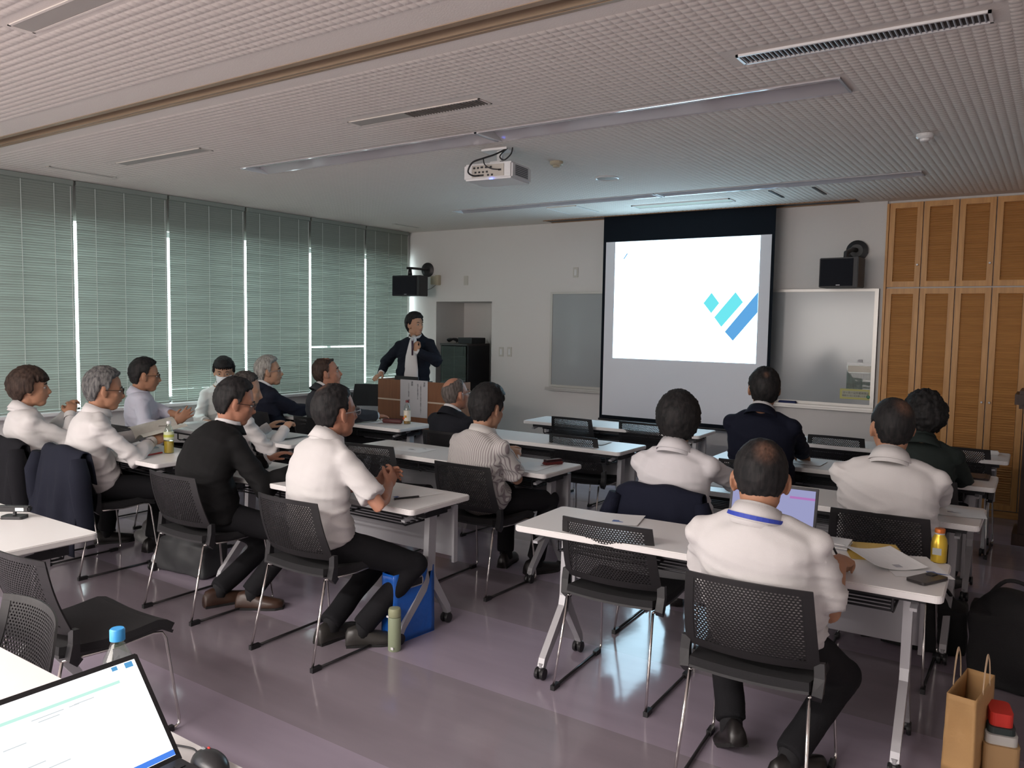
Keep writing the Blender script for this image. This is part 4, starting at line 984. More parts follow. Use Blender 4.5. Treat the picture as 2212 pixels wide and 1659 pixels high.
def shoe(t, ank, yaw, m_, L=0.27, pitch=0.0):
    R = Matrix.Rotation(yaw, 3, 'Z') @ Matrix.Rotation(pitch, 3, 'X'); A = V(ank)
    secs = [(-0.078, 0.030, 0.050), (-0.066, 0.036, 0.075), (-0.03, 0.037, 0.088), (0.02, 0.040, 0.080), (0.07, 0.046, 0.056), (0.12, 0.048, 0.045), (0.16, 0.042, 0.038), (0.187, 0.022, 0.030)]
    vs = []; n = 14
    for y, w, h in secs:
        for j in range(n):
            a = 2 * math.pi * j / n; x = w * math.cos(a); z = math.sin(a)
            z = (h if z > 0 else 0.012) * z if z > 0 else 0.018 * z
            vs.append(A + R @ V((x, y, z + 0.018 - 0.09)))
    fs = [(i * n + j, i * n + (j + 1) % n, (i + 1) * n + (j + 1) % n, (i + 1) * n + j) for i in range(len(secs) - 1) for j in range(n)]
    fs.append(tuple(range(n - 1, -1, -1))); fs.append(tuple((len(secs) - 1) * n + j for j in range(n)))
    o = MB().add(vs, fs).build('shoe', m_, t, smooth=True)
    so = [(x * 1.04, y) for x, y in [(-0.034, -0.075), (-0.038, -0.03), (-0.038, 0.03), (-0.047, 0.10), (-0.044, 0.15), (-0.022, 0.19), (0.022, 0.19), (0.044, 0.15), (0.047, 0.10), (0.038, 0.03), (0.038, -0.03), (0.034, -0.075)]]
    M4 = R.to_4x4(); M4.translation = A + R @ V((0, 0, -0.09))
    MB().prism(so, 0.0, 0.014, M=M4).build('sole', mat('dark_sole', (0.012, 0.012, 0.012), 0.7), o)
def person(key, label, pelvis, head, face, facing=0.0, hpitch=0.0, hroll=0.0, skn='fair', haircol='black', hs={}, top='shirt', topc=(0.75, 0.73, 0.73), topname='white',
           sleeve='long', pantc=(0.012, 0.012, 0.014), hands=None, hscale=1.15, build=1.0, glasses=False, mask=False, elbows=None, ankles=None, shoes=(0.015, 0.013, 0.013), stripes=None,
           lanyard=None, voxel=0.0075, standing=False, collar=None, shoehi=True, hunch=0.03, marks=False, noff=0.128, roll=0.0, handp=None, knees=None):
    """pelvis/head world positions (head = centre of the cranium), face = world direction the face looks"""
    base = V((pelvis[0], pelvis[1], 0)); t = thing('person', label, 'person', base, facing)
    Rb = Matrix.Rotation(-facing, 3, 'Z')
    L = lambda p: Rb @ (V(p) - base)
    P0 = V((0, 0, pelvis[2])); H = L(head)
    f = Rb @ V(face).normalized(); yaw = math.atan2(-f.x, f.y); pit = math.asin(max(-1, min(1, f.z))) + 0
    R3 = Matrix.Rotation(yaw, 3, 'Z') @ Matrix.Rotation(pit + hpitch, 3, 'X') @ Matrix.Rotation(hroll, 3, 'Y')
    s = hscale
    N = H + Matrix.Rotation(yaw * 0.3, 3, 'Z') @ V((0, -0.044, -noff)) * s     # base of the neck
    spine = N - P0; Ls = spine.length
    def SP(u):
        b = math.sin(math.pi * u); return P0 + spine * u + V((0, -hunch * b, 0))
    b = build
    # torso direction & shoulders
    lat = Matrix.Rotation(yaw * 0.22, 3, 'Z') @ V((1, 0, 0)); lat = (lat + V((0, 0, roll))).normalized()
    Cx = SP(0.88); sh = [Cx + lat * q * 0.168 * b + V((0, 0.005, -0.026)) for q in (-1, 1)]
    hands = hands or {}; elbows = elbows or {}
    def torso(m, g, top_u=1.0):
        us = [0.0, 0.10, 0.25, 0.42, 0.60, 0.76, 0.86, 0.93, 0.985]
        rx = [0.165, 0.176, 0.172, 0.168, 0.172, 0.176, 0.165, 0.132, 0.082]; ry = [0.120, 0.128, 0.122, 0.118, 0.122, 0.118, 0.106, 0.094, 0.078]
        pts = [SP(u) for u in us]
        lat2 = (V((1, 0, 0)) * 0.5 + lat * 0.5).normalized()
        m.tube(pts, [r * b * g for r in rx], 22, up=lat2, ry=[r * (0.5 + 0.5 * b) * g for r in ry])
    arms = []
    for q, S in ((-1, sh[0]), (1, sh[1])):
        W = hands.get(q)
        W = L(W) if W is not None else (V((q * 0.16, 0.40, 0.775)) if not standing else V((q * 0.27, 0.02, 0.78)))
        hint = elbows.get(q, V((q * 0.35, -0.3, -1.0)))
        E_, W2_ = ik(S, W, 0.285 * (1.0), 0.255, hint); arms.append((q, S, E_, W2_))
    # ---------------- skin body (one continuous surface)
    m = MB(); head_parts(m, H, R3, s)
    m.tube([N + (P0 - N) * 0.08, N, H + R3 @ V((0, -0.022, -0.06)) * s, H + R3 @ V((0, -0.012, -0.01)) * s], [0.036, 0.046, 0.060 * s, 0.055 * s], 16)
    m.tube([SP(0.0), SP(0.3), SP(0.6), SP(0.86), N], [0.10, 0.09, 0.09, 0.055, 0.035], 14)
    for q, S, E_, W_ in arms:
        m.tube([SP(0.86), S, S.lerp(E_, 0.5), E_, E_.lerp(W_, 0.35), W_], [0.05, 0.046, 0.041, 0.036, 0.037, 0.026], 12)
        hp = (handp or {}).get(q, {})
        D = hp.get('dir'); D = Rb @ V(D) if D is not None else (W_ - E_).normalized()
        U = Rb @ V(hp.get('up', (0, 0, 1)))
        hand_parts(m, W_ - D.normalized() * 0.008, D, U, -q if hp.get('flip') is None else q, curl=hp.get('curl', 0.35), spread=hp.get('spread', 0.6), s=1.0, thumb_in=hp.get('thumb', 0.3))
    # legs
    legs = []
    for q in (-1, 1):
        hip = P0 + V((q * 0.085, 0.02, 0.0))
        if standing: A = V((q * 0.10, 0.02, 0.09)); K, A = ik(hip, A, 0.42, 0.40, (0, 1, 0.0))
        else:
            A = L(ankles[q]) if ankles and q in ankles else V((q * 0.13, 0.36, 0.09))
            K, A2 = ik(hip, A, 0.42, 0.41, (knees or {}).get(q, (q * 0.25, 0.6, 1.0))); A = A2
        legs.append((q, hip, K, A)); m.tube([hip, hip.lerp(K, 0.5), K, K.lerp(A, 0.35), A], [0.066, 0.06, 0.05, 0.05, 0.036], 12)
    body = fuse('body', m, skin(skn, SK[skn]), t, voxel, smooth=2, sm_fac=0.5)
    hair(t, H, R3, s, haircol, hs)
    if marks or glasses or mask: 
        if marks or mask: face_marks(t, H, R3, s, mask=mask, glasses=glasses)
        else: face_marks(t, H, R3, s, glasses=glasses)
    # ---------------- trousers
    m = MB(); tr = 1.0
    m.tube([P0 + V((0, -0.01, -0.06)), P0 + V((0, 0, 0.03)), SP(0.22)], [0.150 * b, 0.172 * b, 0.155 * b], 18, up=(1, 0, 0), ry=[0.11, 0.128, 0.115])
    for q, hip, K, A in legs:
        down = (A - K).normalized()
        m.tube([hip + V((0, -0.04, 0)), hip.lerp(K, 0.5), K - (K - hip).normalized() * 0.02], [0.094, 0.080, 0.066], 14)
        m.ell(K, (0.067, 0.067, 0.067))
        m.tube([K - (K - hip).normalized() * 0.03, K + down * 0.02, K.lerp(A, 0.5), A - down * 0.005], [0.062, 0.066, 0.060, 0.060], 14)
    sd = sum(ord(c) for c in key) * 1.7
    dispt = lambda p: 0.004 * noise.noise(V((p.x * 9 + sd, p.y * 9, p.z * 14)))
    fuse('trousers', m, cloth('trousers_' + key, pantc), t, 0.013, smooth=3, disp=dispt)
    for q, hip, K, A in legs:
        dd = (K - hip); yw = math.atan2(-dd.x, dd.y) if not standing else 0
        pitch = 0.0 if A.z < 0.1 else -0.5
        shoe(t, A if A.z > 0.088 else V((A.x, A.y, 0.09)), yw - q * 0.12, mat('shoe_leather_%s' % key, shoes, 0.35), pitch=pitch)
        MB().tube([A + (K - A).normalized() * 0.14, A + (K - A).normalized() * 0.02, A + V((0, 0.01, -0.04))], [0.047, 0.044, 0.044], 12).build('sock', mat('dark_sock', (0.01, 0.01, 0.012), 0.9), t, smooth=True)
    # ---------------- shirt or jacket
    thick = 1.06 if top == 'shirt' else 1.13
    cm = cloth(top + '_' + topname, topc, stripes=stripes)
    m = MB(); torso(m, thick)
    if top == 'shirt': m.tube([P0 + V((0, -0.01, 0.0)), SP(0.12)], [0.172 * b, 0.180 * b], 20, up=(1, 0, 0), ry=[0.132, 0.138])
    else: m.tube([P0 + V((0, -0.01, -0.05)), SP(0.14)], [0.190 * b, 0.186 * b], 20, up=(1, 0, 0), ry=[0.140, 0.142])
    for q, S, E_, W_ in arms:
        jr = 1.0 if top == 'shirt' else 1.14
        m.ell(S + V((q * 0.004, 0, 0.002)), (0.057 * jr, 0.060 * jr, 0.055 * jr))
        if sleeve == 'short':
            Q = S.lerp(E_, 0.80); m.tube([SP(0.84), S, S.lerp(E_, 0.4), Q], [0.055, 0.060, 0.062, 0.068], 16)
        else:
            e2 = E_.lerp(W_, 0.90 if sleeve == 'long' else 0.45)
            m.tube([SP(0.84), S, S.lerp(E_, 0.5), E_], [0.055 * jr, 0.058 * jr, 0.056 * jr, 0.053 * jr], 16)
            m.ell(E_, (0.056 * jr, 0.056 * jr, 0.056 * jr))
            m.tube([E_, E_.lerp(W_, 0.45), e2], [0.053 * jr, 0.049 * jr, 0.043 * jr], 16)
    for q, S, E_, W_ in arms:
        m.tube([N + (P0 - N) * 0.05, N.lerp(S, 0.5) + V((0, 0, 0.004)), S], [0.050, 0.052 * (1 if top == 'shirt' else 1.1), 0.050], 14)
    amp = 0.0100 if top == 'shirt' else 0.0085
    Es = [a[2] for a in arms]; Ss = [a[1] for a in arms]; wz = SP(0.30)
    def dispc(p):
        n1 = noise.noise(V((p.x * 7 + sd, p.y * 7, p.z * 11)))
        fold = 1 - abs(noise.noise(V((p.x * 5 + p.z * 6 + sd, p.y * 5 - p.z * 4, p.z * 15 + p.x * 4)))) * 3.2
        w = 0.4 + 1.4 * math.exp(-((p.z - wz.z) / 0.13) ** 2)
        for e in Es: w += 1.3 * math.exp(-((p - e).length / 0.09) ** 2)
        for e in Ss: w += 0.7 * math.exp(-((p - e).length / 0.10) ** 2)
        return amp * (0.6 * n1 + w * max(0, fold) * 0.8 - 0.3)
    fuse('shirt' if top == 'shirt' else 'jacket', m, cm, t, 0.010, smooth=7, disp=dispc)
    # collar
    nd = (H + R3 @ V((0, -0.022, -0.06)) * s - N).normalized()
    cc = N + nd * (-0.034) ; X = V((1, 0, 0)); X = (X - nd * X.dot(nd)).normalized(); Y = nd.cross(X)
    def col(u, v, r0=0.090, r1=0.073, h=0.082, lift=0.0):
        a = 2 * math.pi * u; r = lerp(r0, r1, v); bk = -math.cos(a)  # u=0 front
        return cc + X * (math.sin(a) * r) + Y * (math.cos(a) * r) + nd * (h * v * (0.80 + 0.25 * max(0, -math.cos(a))) + lift)
    ccm = cloth('collar_' + (collar or topname), {'whitecollar': (0.75, 0.74, 0.75)}.get(collar, topc))
    MB().sheet((lambda u, v: col(u, v)) if top == 'shirt' else (lambda u, v: col(u, v, 0.074, 0.072, 0.064, 0.018)), 28, 3, 0.004).build('collar', ccm, t, smooth=True)
    MB().sheet(lambda u, v: col(u, v, 0.096, 0.077, 0.058, 0.018), 28, 2, 0.003).build('collar_fold', ccm if top == 'shirt' else cm, t, smooth=True) if top == 'shirt' else MB().sheet(lambda u, v: col(u, v, 0.108, 0.084, 0.062, -0.004), 28, 3, 0.006).build('jacket_collar', cm, t, smooth=True)
    if top == 'shirt' and sleeve == 'long':
        for q, S, E_, W_ in arms:
            a = E_.lerp(W_, 0.84); b2 = E_.lerp(W_, 1.03); MB().tube([a, b2], [0.042, 0.040], 16, cap=False).tube([b2, b2 + (b2 - a) * 0.02], [0.040, 0.034], 16).build('cuff', cm, t, smooth=True)
    elif top == 'jacket':
        for q, S, E_, W_ in arms:
            a = E_.lerp(W_, 0.86); b2 = E_.lerp(W_, 0.975); MB().tube([a, b2, b2], [0.036, 0.036, 0.028], 14).build('shirt_cuff', cloth('collar_whitecollar', (0.75, 0.74, 0.75)), t, smooth=True)
    if lanyard:
        MB().sheet(lambda u, v: col(0.10 + 0.80 * u, v, 0.099, 0.096, 0.014, 0.024), 24, 1, 0.003).build('lanyard', mat('lanyard_' + key, lanyard, 0.6), t)
    return t, H, N, arms, R3
WS = (0.64, 0.62, 0.615)
SCR = V((-3.3, 8.0, 1.9))
def look(p, tgt=SCR, dz=0.0): d = V(tgt) - V(p); return V((d.x, d.y, d.z * 0.5 + dz))
FT = lambda x, y: {-1: (x - 0.12, y, 0.09), 1: (x + 0.12, y, 0.09)}

# man writing at the near table, seen from behind
h = (-0.85, 2.80, 1.112)
person('lanyard', 'white-shirted man with a blue lanyard writing beside the gold bottle', (-0.83, 2.87, 0.535), h, look(h, (-2.4, 8, 1.0), -0.6), facing=0.08, hpitch=-0.12, skn='tan', haircol='black', hs=dict(th=0.006, nape=-60, thin=34, crown=(0.15, -0.75, 0.55), seed=3, rough=0.5), topc=WS, topname='white', sleeve='short',
       hands={1: (-0.640, 3.115, 0.775), -1: (-1.02, 3.15, 0.765)}, elbows={1: (0.12, -0.5, -1.0), -1: (-0.3, -0.4, -1)}, handp={1: dict(dir=(0.1, 1, 0.0), up=(0.3, 0, 1), curl=0.75, thumb=0.6), -1: dict(curl=0.4)}, build=1.14, noff=0.104, lanyard=(0.03, 0.06, 0.42), voxel=0.0065,
       ankles={-1: (-0.98, 2.98, 0.115), 1: (-0.74, 2.90, 0.09)}, hscale=1.15, collar=None)
# thick-haired man before the jacket chair
h = (-1.655, 3.98, 1.150)
person('thick', 'man with thick black hair in a pale shirt before the navy jacket', (-1.67, 4.08, 0.53), h, look(h), facing=0.04, haircol='black', hs=dict(th=0.022, nape=-60, side=-22, sidevol=0.006, vol=0.004, seed=5), topc=(0.66, 0.64, 0.66), topname='pale_grey', sleeve='long', build=1.06, hunch=0.04, hands={-1: (-1.80, 4.45, 0.775), 1: (-1.42, 4.48, 0.775)}, elbows={1: (0.3, -0.2, -1), -1: (-0.3, -0.2, -1)})
# broad man, thinning crown
h = (-0.645, 4.13, 1.185)
person('broad', 'broad man in white shirt whose cropped hair thins at the crown', (-0.66, 4.27, 0.535), h, look(h, (-2.6, 8, 1.9)), facing=0.03, skn='tan', haircol='black', hs=dict(th=0.007, nape=-60, side=-8, thin=36, crown=(0.25, -0.55, 0.75), seed=8, rough=0.5), topc=WS, topname='white', sleeve='short', build=1.22, hunch=0.05, hscale=1.14, hands={-1: (-0.80, 4.62, 0.775), 1: (-0.50, 4.62, 0.775)}, elbows={1: (0.35, -0.3, -1), -1: (-0.35, -0.3, -1)})
# tall man in navy suit
h = (-1.585, 5.22, 1.250)
person('navy', 'tall man in navy suit with white collar before the screen edge', (-1.60, 5.30, 0.55), h, look(h, (-2.9, 8, 2.3)), facing=0.0, skn='tan', haircol='black', hs=dict(th=0.012, nape=-60, thin=14, crown=(-0.05, -0.65, 0.7), seed=11), top='jacket', topc=(0.008, 0.010, 0.022), topname='navy', collar='whitecollar', build=1.10, hunch=0.02)
# dark green, bushy hair
h = (-0.665, 5.32, 1.135)
person('green', 'person with bushy black hair in dark green jacket', (-0.66, 5.38, 0.53), h, look(h, (-2.6, 8, 1.9)), facing=0.0, haircol='black', hs=dict(th=0.020, nape=-52, side=-25, sidevol=0.010, vol=0.004, seed=14, rough=2.4), top='jacket', topc=(0.022, 0.030, 0.028), topname='green', build=0.98)
# striped shirt
h = (-2.925, 4.02, 1.118)
person('striped', 'man in a striped short-sleeved shirt bending over the table', (-2.96, 4.05, 0.53), h, look(h, (-2.3, 7, 0.9), -0.6), facing=-0.10, skn='fair', haircol='black', hs=dict(th=0.020, nape=-60, side=-18, seed=17, vol=0.002), topc=(0.62, 0.60, 0.58), topname='striped', stripes=(0.32, 0.28, 0.29), sleeve='short', build=1.08, hunch=0.09, hands={1: (-2.90, 4.30, 0.78), -1: (-3.08, 4.40, 0.78)}, elbows={1: (0.5, -0.1, -1), -1: (-0.4, 0, -1)})
# clasped hands
h = (-3.045, 2.86, 1.178)
person('clasped', 'white-shirted man with glasses and clasped hands on the table', (-3.03, 2.77, 0.53), h, look(h, (-1.9, 8, 1.5)), facing=-0.15, skn='rosy', haircol='black', hs=dict(th=0.011, nape=-60, side=-10, thin=22, crown=(-0.1, -0.45, 0.85), seed=20), topc=WS, topname='white', sleeve='short', build=1.08, noff=0.116, hunch=0.05, glasses='silver', voxel=0.0065,
       hands={1: (-2.835, 3.03, 0.80), -1: (-2.94, 3.07, 0.80)}, elbows={1: (0.9, -0.5, -0.6), -1: (-0.7, 0.1, -0.7)}, handp={1: dict(dir=(-0.25, 0.75, 0.55), up=(1, 0.1, 0.1), curl=0.55, spread=1.2, thumb=0.2), -1: dict(dir=(0.45, 0.75, 0.5), up=(-1, 0.2, 0.2), curl=0.55, spread=1.2, thumb=0.2)},
       ankles={1: (-2.86, 2.86, 0.09), -1: (-3.03, 2.80, 0.09)}, shoes=(0.035, 0.033, 0.030), hscale=1.14)
# black suit stooping
h = (-4.03, 2.99, 1.150)
person('blacksuit', 'stooping man in black suit with glasses, reading at the table', (-3.98, 2.79, 0.53), h, look(h, (-2.2, 6.0, 0.2)), facing=-0.12, hpitch=-0.10, skn='rosy', haircol='black', hs=dict(th=0.014, nape=-60, side=-12, seed=23, vol=0.003), top='jacket', topc=(0.008, 0.008, 0.0085), topname='black', collar='whitecollar', build=1.12, hunch=0.10, glasses='dark', hands={1: (-3.66, 3.17, 0.775), -1: (-4.05, 3.25, 0.78)}, elbows={1: (0.4, -0.4, -1), -1: (-0.4, -0.2, -1)},
       ankles={1: (-3.74, 2.86, 0.09), -1: (-3.93, 2.78, 0.09)}, shoes=(0.05, 0.025, 0.016), hscale=1.14)
# bald man
h = (-3.975, 5.02, 1.075)
person('bald', 'bald grey man with glasses in a black suit facing the lectern', (-3.97, 5.04, 0.53), h, look(h, (-3.0, 8, 1.9)), facing=-0.05, skn='rosy', haircol='thin', hs=dict(th=0.005, nape=-60, side=-8, bald=40, crown=(-0.15, -0.35, 0.95), seed=26, rough=0.4), top='jacket', topc=(0.012, 0.013, 0.018), topname='blackblue', collar='whitecollar', build=1.04, glasses='silver', hscale=1.12, hands={1: (-3.98, 5.34, 0.78), -1: (-4.12, 5.36, 0.78)})
# silver hair
h = (-6.25, 5.02, 1.150)
person('silver', 'silver-haired man with glasses in a dark navy suit', (-6.22, 5.05, 0.53), h, look(h), facing=-0.2, skn='fair', haircol='silver', hs=dict(th=0.020, nape=-60, side=-15, seed=29, vol=0.003), top='jacket', topc=(0.012, 0.014, 0.026), topname='navy2', collar='whitecollar', glasses='silver', build=1.04, marks=True)
h = (-5.45, 5.02, 1.175)
person('charcoal', 'man in charcoal suit with a thinning top, looking up at the screen', (-5.44, 5.05, 0.53), h, look(h, (-2.4, 8, 3.0)), facing=-0.2, skn='rosy', haircol='brown', hs=dict(th=0.014, nape=-60, side=-12, bald=26, crown=(0, 0.25, 1), seed=31), top='jacket', topc=(0.040, 0.042, 0.050), topname='charcoal', collar='whitecollar', build=1.03, marks=True)
# half hidden
h = (-5.08, 3.86, 1.105)
person('halfhidden', 'half-hidden grey-haired man in white shirt writing behind the stooping suit', (-5.10, 3.81, 0.53), h, look(h, (-3.2, 6.4, 0.2)), facing=-0.1, haircol='pepper', hs=dict(th=0.012, seed=34), topc=WS, topname='white', hunch=0.08, hands={1: (-4.93, 4.10, 0.80), -1: (-5.25, 4.2, 0.78)}, handp={1: dict(curl=0.75, thumb=0.6)})
# lilac shirt
h = (-6.29, 3.78, 1.165)
person('lilac', 'man in pale lilac shirt with glasses raising his open hands', (-6.12, 3.75, 0.53), h, look(h, (-3.9, 8, 1.4), -0.5), facing=-0.45, skn='tan', haircol='black', hs=dict(th=0.013, nape=-60, side=-8, seed=37, vol=0.004), topc=(0.60, 0.60, 0.70), topname='lilac', sleeve='rolled', glasses='dark', marks=True, hands={1: (-5.72, 3.70, 0.83), -1: (-5.80, 3.90, 0.82)}, elbows={1: (0.5, -0.8, -0.8), -1: (-0.8, 0, -0.8)},
       handp={1: dict(dir=(0.5, 0.5, 0.65), up=(0.7, -0.5, 0.1), curl=0.15, spread=1.6), -1: dict(dir=(0.8, -0.3, 0.4), up=(-0.3, -0.6, 0.8), curl=0.2)}, build=1.03)
# grey reader
h = (-5.20, 2.84, 1.165)
person('reader', 'grey-haired man in white long-sleeved shirt reading a magazine', (-5.20, 2.81, 0.53), h, look(h, (-3.6, 6.2, 0.3)), facing=-0.25, skn='tan', haircol='salt', hs=dict(th=0.016, nape=-60, side=-12, seed=40, vol=0.003), topc=WS, topname='white', glasses='dark', marks=True, hunch=0.07, hands={1: (-5.10, 3.10, 0.80), -1: (-5.36, 3.20, 0.82)}, elbows={1: (0.9, -0.5, -0.6), -1: (-0.8, -0.2, -0.6)}, build=1.05,
       handp={1: dict(dir=(0.1, 0.9, 0.25), up=(0.8, -0.2, 0.5), curl=0.7, thumb=0.6), -1: dict(curl=0.6)})
# brown hair
h = (-5.99, 2.74, 1.135)
person('brownhair', 'brown-haired person in white shirt with hands raised before the chin', (-5.86, 2.75, 0.53), h, look(h, (-3.2, 8, 1.6)), facing=-0.15, skn='tan', haircol='brown', hs=dict(th=0.024, nape=-56, side=-26, sidevol=0.006, fringe=12, vol=0.0, seed=43, long=True), topc=WS, topname='white', sleeve='long', marks=True, hands={1: (-5.93, 2.98, 0.93), -1: (-6.05, 3.02, 0.93)}, elbows={1: (0.8, 0.2, -0.9), -1: (-0.8, 0.2, -0.9)},
       handp={1: dict(dir=(-0.35, 0.35, 0.8), up=(0.8, -0.2, 0.4), curl=0.7), -1: dict(dir=(0.2, 0.3, 0.9), up=(-0.8, -0.3, 0.2), curl=0.7)}, build=1.0)
# masked
h = (-6.98, 5.04, 1.115)
person('masked', 'black-haired person in a white face mask seated by the windows', (-7.02, 5.02, 0.53), h, (0.75, -0.62, -0.22), facing=-1.9, haircol='black', hs=dict(th=0.020, nape=-60, side=-18, fringe=14, seed=46), topc=(0.66, 0.68, 0.66), topname='offwhite', mask=True, lanyard=(0.35, 0.18, 0.10), build=0.98, hands={1: (-6.80, 4.70, 0.66), -1: (-6.62, 4.85, 0.66)})
# speaker at the lectern
h = (-6.045, 6.88, 1.615)
tt, H, N, arms, R3 = person('presenter', 'standing presenter in navy jacket holding a microphone at the lectern', (-6.12, 6.92, 0.93), h, (0.99, -0.12, 0.05), facing=math.pi + 0.28, skn='fair', haircol='black', hs=dict(th=0.022, nape=-60, side=-12, front=32, seed=49, vol=0.006), top='jacket', topc=(0.010, 0.013, 0.022), topname='navy3', collar='whitecollar', standing=True, marks=True, hscale=1.06,
       hands={-1: (-5.905, 6.74, 1.33), 1: (-6.33, 6.63, 1.06)}, elbows={-1: (-1.0, -0.1, -0.7), 1: (0.6, -0.8, 0)}, handp={-1: dict(dir=(-0.25, 0.05, 0.97), up=(0.1, -1, 0.0), curl=0.95, thumb=0.7), 1: dict(dir=(0.1, -0.9, -0.3), up=(0, 0, 1), curl=0.3)}, voxel=0.0065, hunch=0.0, roll=-0.10)
P0 = V((0, 0, 0.93))
_sp = lambda u, o, x=-0.03: P0 + (N - P0) * u + V((x, o, 0))
MB().tube([_sp(1.03, 0.060, -0.01), _sp(0.95, 0.094, -0.02), _sp(0.83, 0.120), _sp(0.60, 0.136), _sp(0.35, 0.134, -0.04), _sp(0.05, 0.140, -0.05)], [0.022, 0.040, 0.052, 0.070, 0.084, 0.090], 16, up=(1, 0, 0), ry=[0.016, 0.022, 0.026, 0.026, 0.024, 0.02]).build('shirt_front', cloth('collar_whitecollar', (0.75, 0.74, 0.75)), tt, smooth=True)
Wm = arms[0][3]
Rw = Matrix.Rotation(math.pi + 0.28, 3, 'Z'); mw = V((-6.12, 6.92, 0)) + Rw @ Wm
t = thing('microphone', 'handheld microphone in the presenter hand', 'microphone', (mw.x - 0.03, mw.y - 0.028, mw.z + 0.05))
MB().tube([(0, 0, -0.10), (0, 0, 0.06)], [0.010, 0.013], 12).build('handle', mat('mic_handle', (0.05, 0.02, 0.04), 0.4), t, smooth=True)
MB().ell((0, 0, 0.08), (0.020, 0.020, 0.026)).build('mic_head', M_silver, t, smooth=True)

# ================================================================== JACKETS ON CHAIRS
def draped_jacket(key, chair, col, label, zlow=0.30, w=1.0, back_out=0.05, sleeves=True, lean=0.0):
    x, y, r, _ = CH[chair]; t = thing('draped_jacket', label, 'jacket', (x, y, 0), r)
    cm = cloth('jacket_drape_' + key, col); sd = len(key) * 3.1
    def f(u, v):  # u across 0..1, v: 0 front hem -> over the top -> 1 rear hem
        X = (2 * u - 1)
        top = 0.822 - 0.035 * abs(X) ** 3 + 0.006 * math.sin(X * 7 + sd)
        if v < 0.3: q = 1 - v / 0.3; z = top - 0.20 * q; yy = 0.035 + 0.035 * q
        elif v < 0.4: q = (v - 0.3) / 0.1; z = top + 0.010 * math.sin(q * math.pi); yy = lerp(0.035, -0.022, q)
        else: q = (v - 0.4) / 0.6; z = lerp(top, zlow + 0.03 * math.sin(X * 3 + sd), q); yy = -0.022 - back_out * math.sin(q * math.pi * 0.55) + lean * q
        wd = (0.232 + 0.035 * sstep(0.38, 0.62, v)) * w
        yy += 0.045 * X * X * (1 if v < 0.4 else 1.0) + (0.014 * math.sin(X * 9 + sd + v * 2) + 0.010 * math.sin(X * 17 + 2 * sd - v * 3)) * sstep(0.42, 0.8, v)
        return V((X * wd + 0.006 * math.sin(v * 12 + sd), yy, z))
    MB().sheet(f, 36, 34, 0.007).build('coat_body', cm, t, smooth=True)
    if sleeves:
        for s in (-1, 1):
            pts = [(s * 0.232 * w, 0.0, 0.765), (s * 0.262 * w, -0.01, 0.66), (s * 0.272 * w, 0.0, 0.50), (s * 0.262 * w, 0.02, 0.36), (s * 0.268 * w, 0.02, 0.26)]
            MB().tube(pts, [0.035, 0.050, 0.046, 0.042, 0.036], 14, up=(1, 0, 0), ry=[0.045, 0.065, 0.060, 0.055, 0.050]).build('sleeve', cm, t, smooth=True)
draped_jacket('navy', 'R2l', (0.009, 0.011, 0.024), 'navy jacket hung over the chair of the thick-haired man', 0.34)
draped_jacket('blue', 'L1r', (0.013, 0.015, 0.026), 'dark blue jacket hanging low over the grey-haired reader chair', 0.16, 1.05, 0.07)
draped_jacket('black', 'L1l', (0.010, 0.010, 0.013), 'black jacket over the chair of the brown-haired person', 0.28, 1.05)

# ================================================================== THINGS ON TABLES AND FLOOR
def bottle(name, label, cat, x, y, z, prof, m_body, cap=None, m_cap=None, lab=None, m_lab=None, liquid=None, m_liq=None, extra=None):
    t = thing(name, label, cat, (x, y, z))
    MB().lathe(prof, n=22).build('bottle_body', m_body, t, smooth=False) and None
    smooth_angle(t.children[0], 50)
    if cap: smooth_angle(MB().lathe(cap, n=20).build('cap', m_cap, t), 50)
    if lab: smooth_angle(MB().lathe(lab, n=22).build('label_wrap', m_lab, t), 50)
    if liquid: smooth_angle(MB().lathe(liquid, n=22).build('drink', m_liq, t), 50)
    return t
bottle('gold_can_bottle', 'small gold bottle with orange cap at the table corner', 'bottle', -0.362, 3.575, TZ, [(0.024, 0), (0.029, 0.004), (0.030, 0.075), (0.027, 0.095), (0.019, 0.110), (0.0175, 0.118)], mat('gold_metal', (0.62, 0.42, 0.05), 0.32, 0.75),
       [(0.019, 0.120), (0.0195, 0.134), (0.017, 0.137)], mat('orange_cap', (0.50, 0.13, 0.02), 0.4, 0.4), [(0.0180, 0.108), (0.0185, 0.1195)], M_silver)
tg = bpy.data.objects['gold_can_bottle']
MB().box((-0.020, -0.0308, 0.035), (0.012, -0.0290, 0.062)).build('grey_print', mat('grey_print', (0.33, 0.34, 0.33), 0.5), tg)
tea = bottle('tea_bottle', 'clear bottle of yellow tea with a white cap', 'bottle', -5.018, 3.18, TZ, [(0.030, 0), (0.033, 0.006), (0.033, 0.13), (0.030, 0.15), (0.018, 0.185), (0.0125, 0.198), (0.0125, 0.205)], M_pet, [(0.0150, 0.203), (0.0150, 0.220), (0.013, 0.222)], M_white,
       [(0.0338, 0.095), (0.0338, 0.150)], mat('tea_label', (0.62, 0.66, 0.45), 0.5), [(0.029, 0.004), (0.031, 0.008), (0.031, 0.085)], mat('tea_liquid', (0.55, 0.36, 0.03), 0.1, spec=0.5))
MB().lathe([(0.0342, 0.112), (0.0342, 0.130)], n=22).build('label_print', mat('tea_print', (0.50, 0.52, 0.08), 0.5), tea)
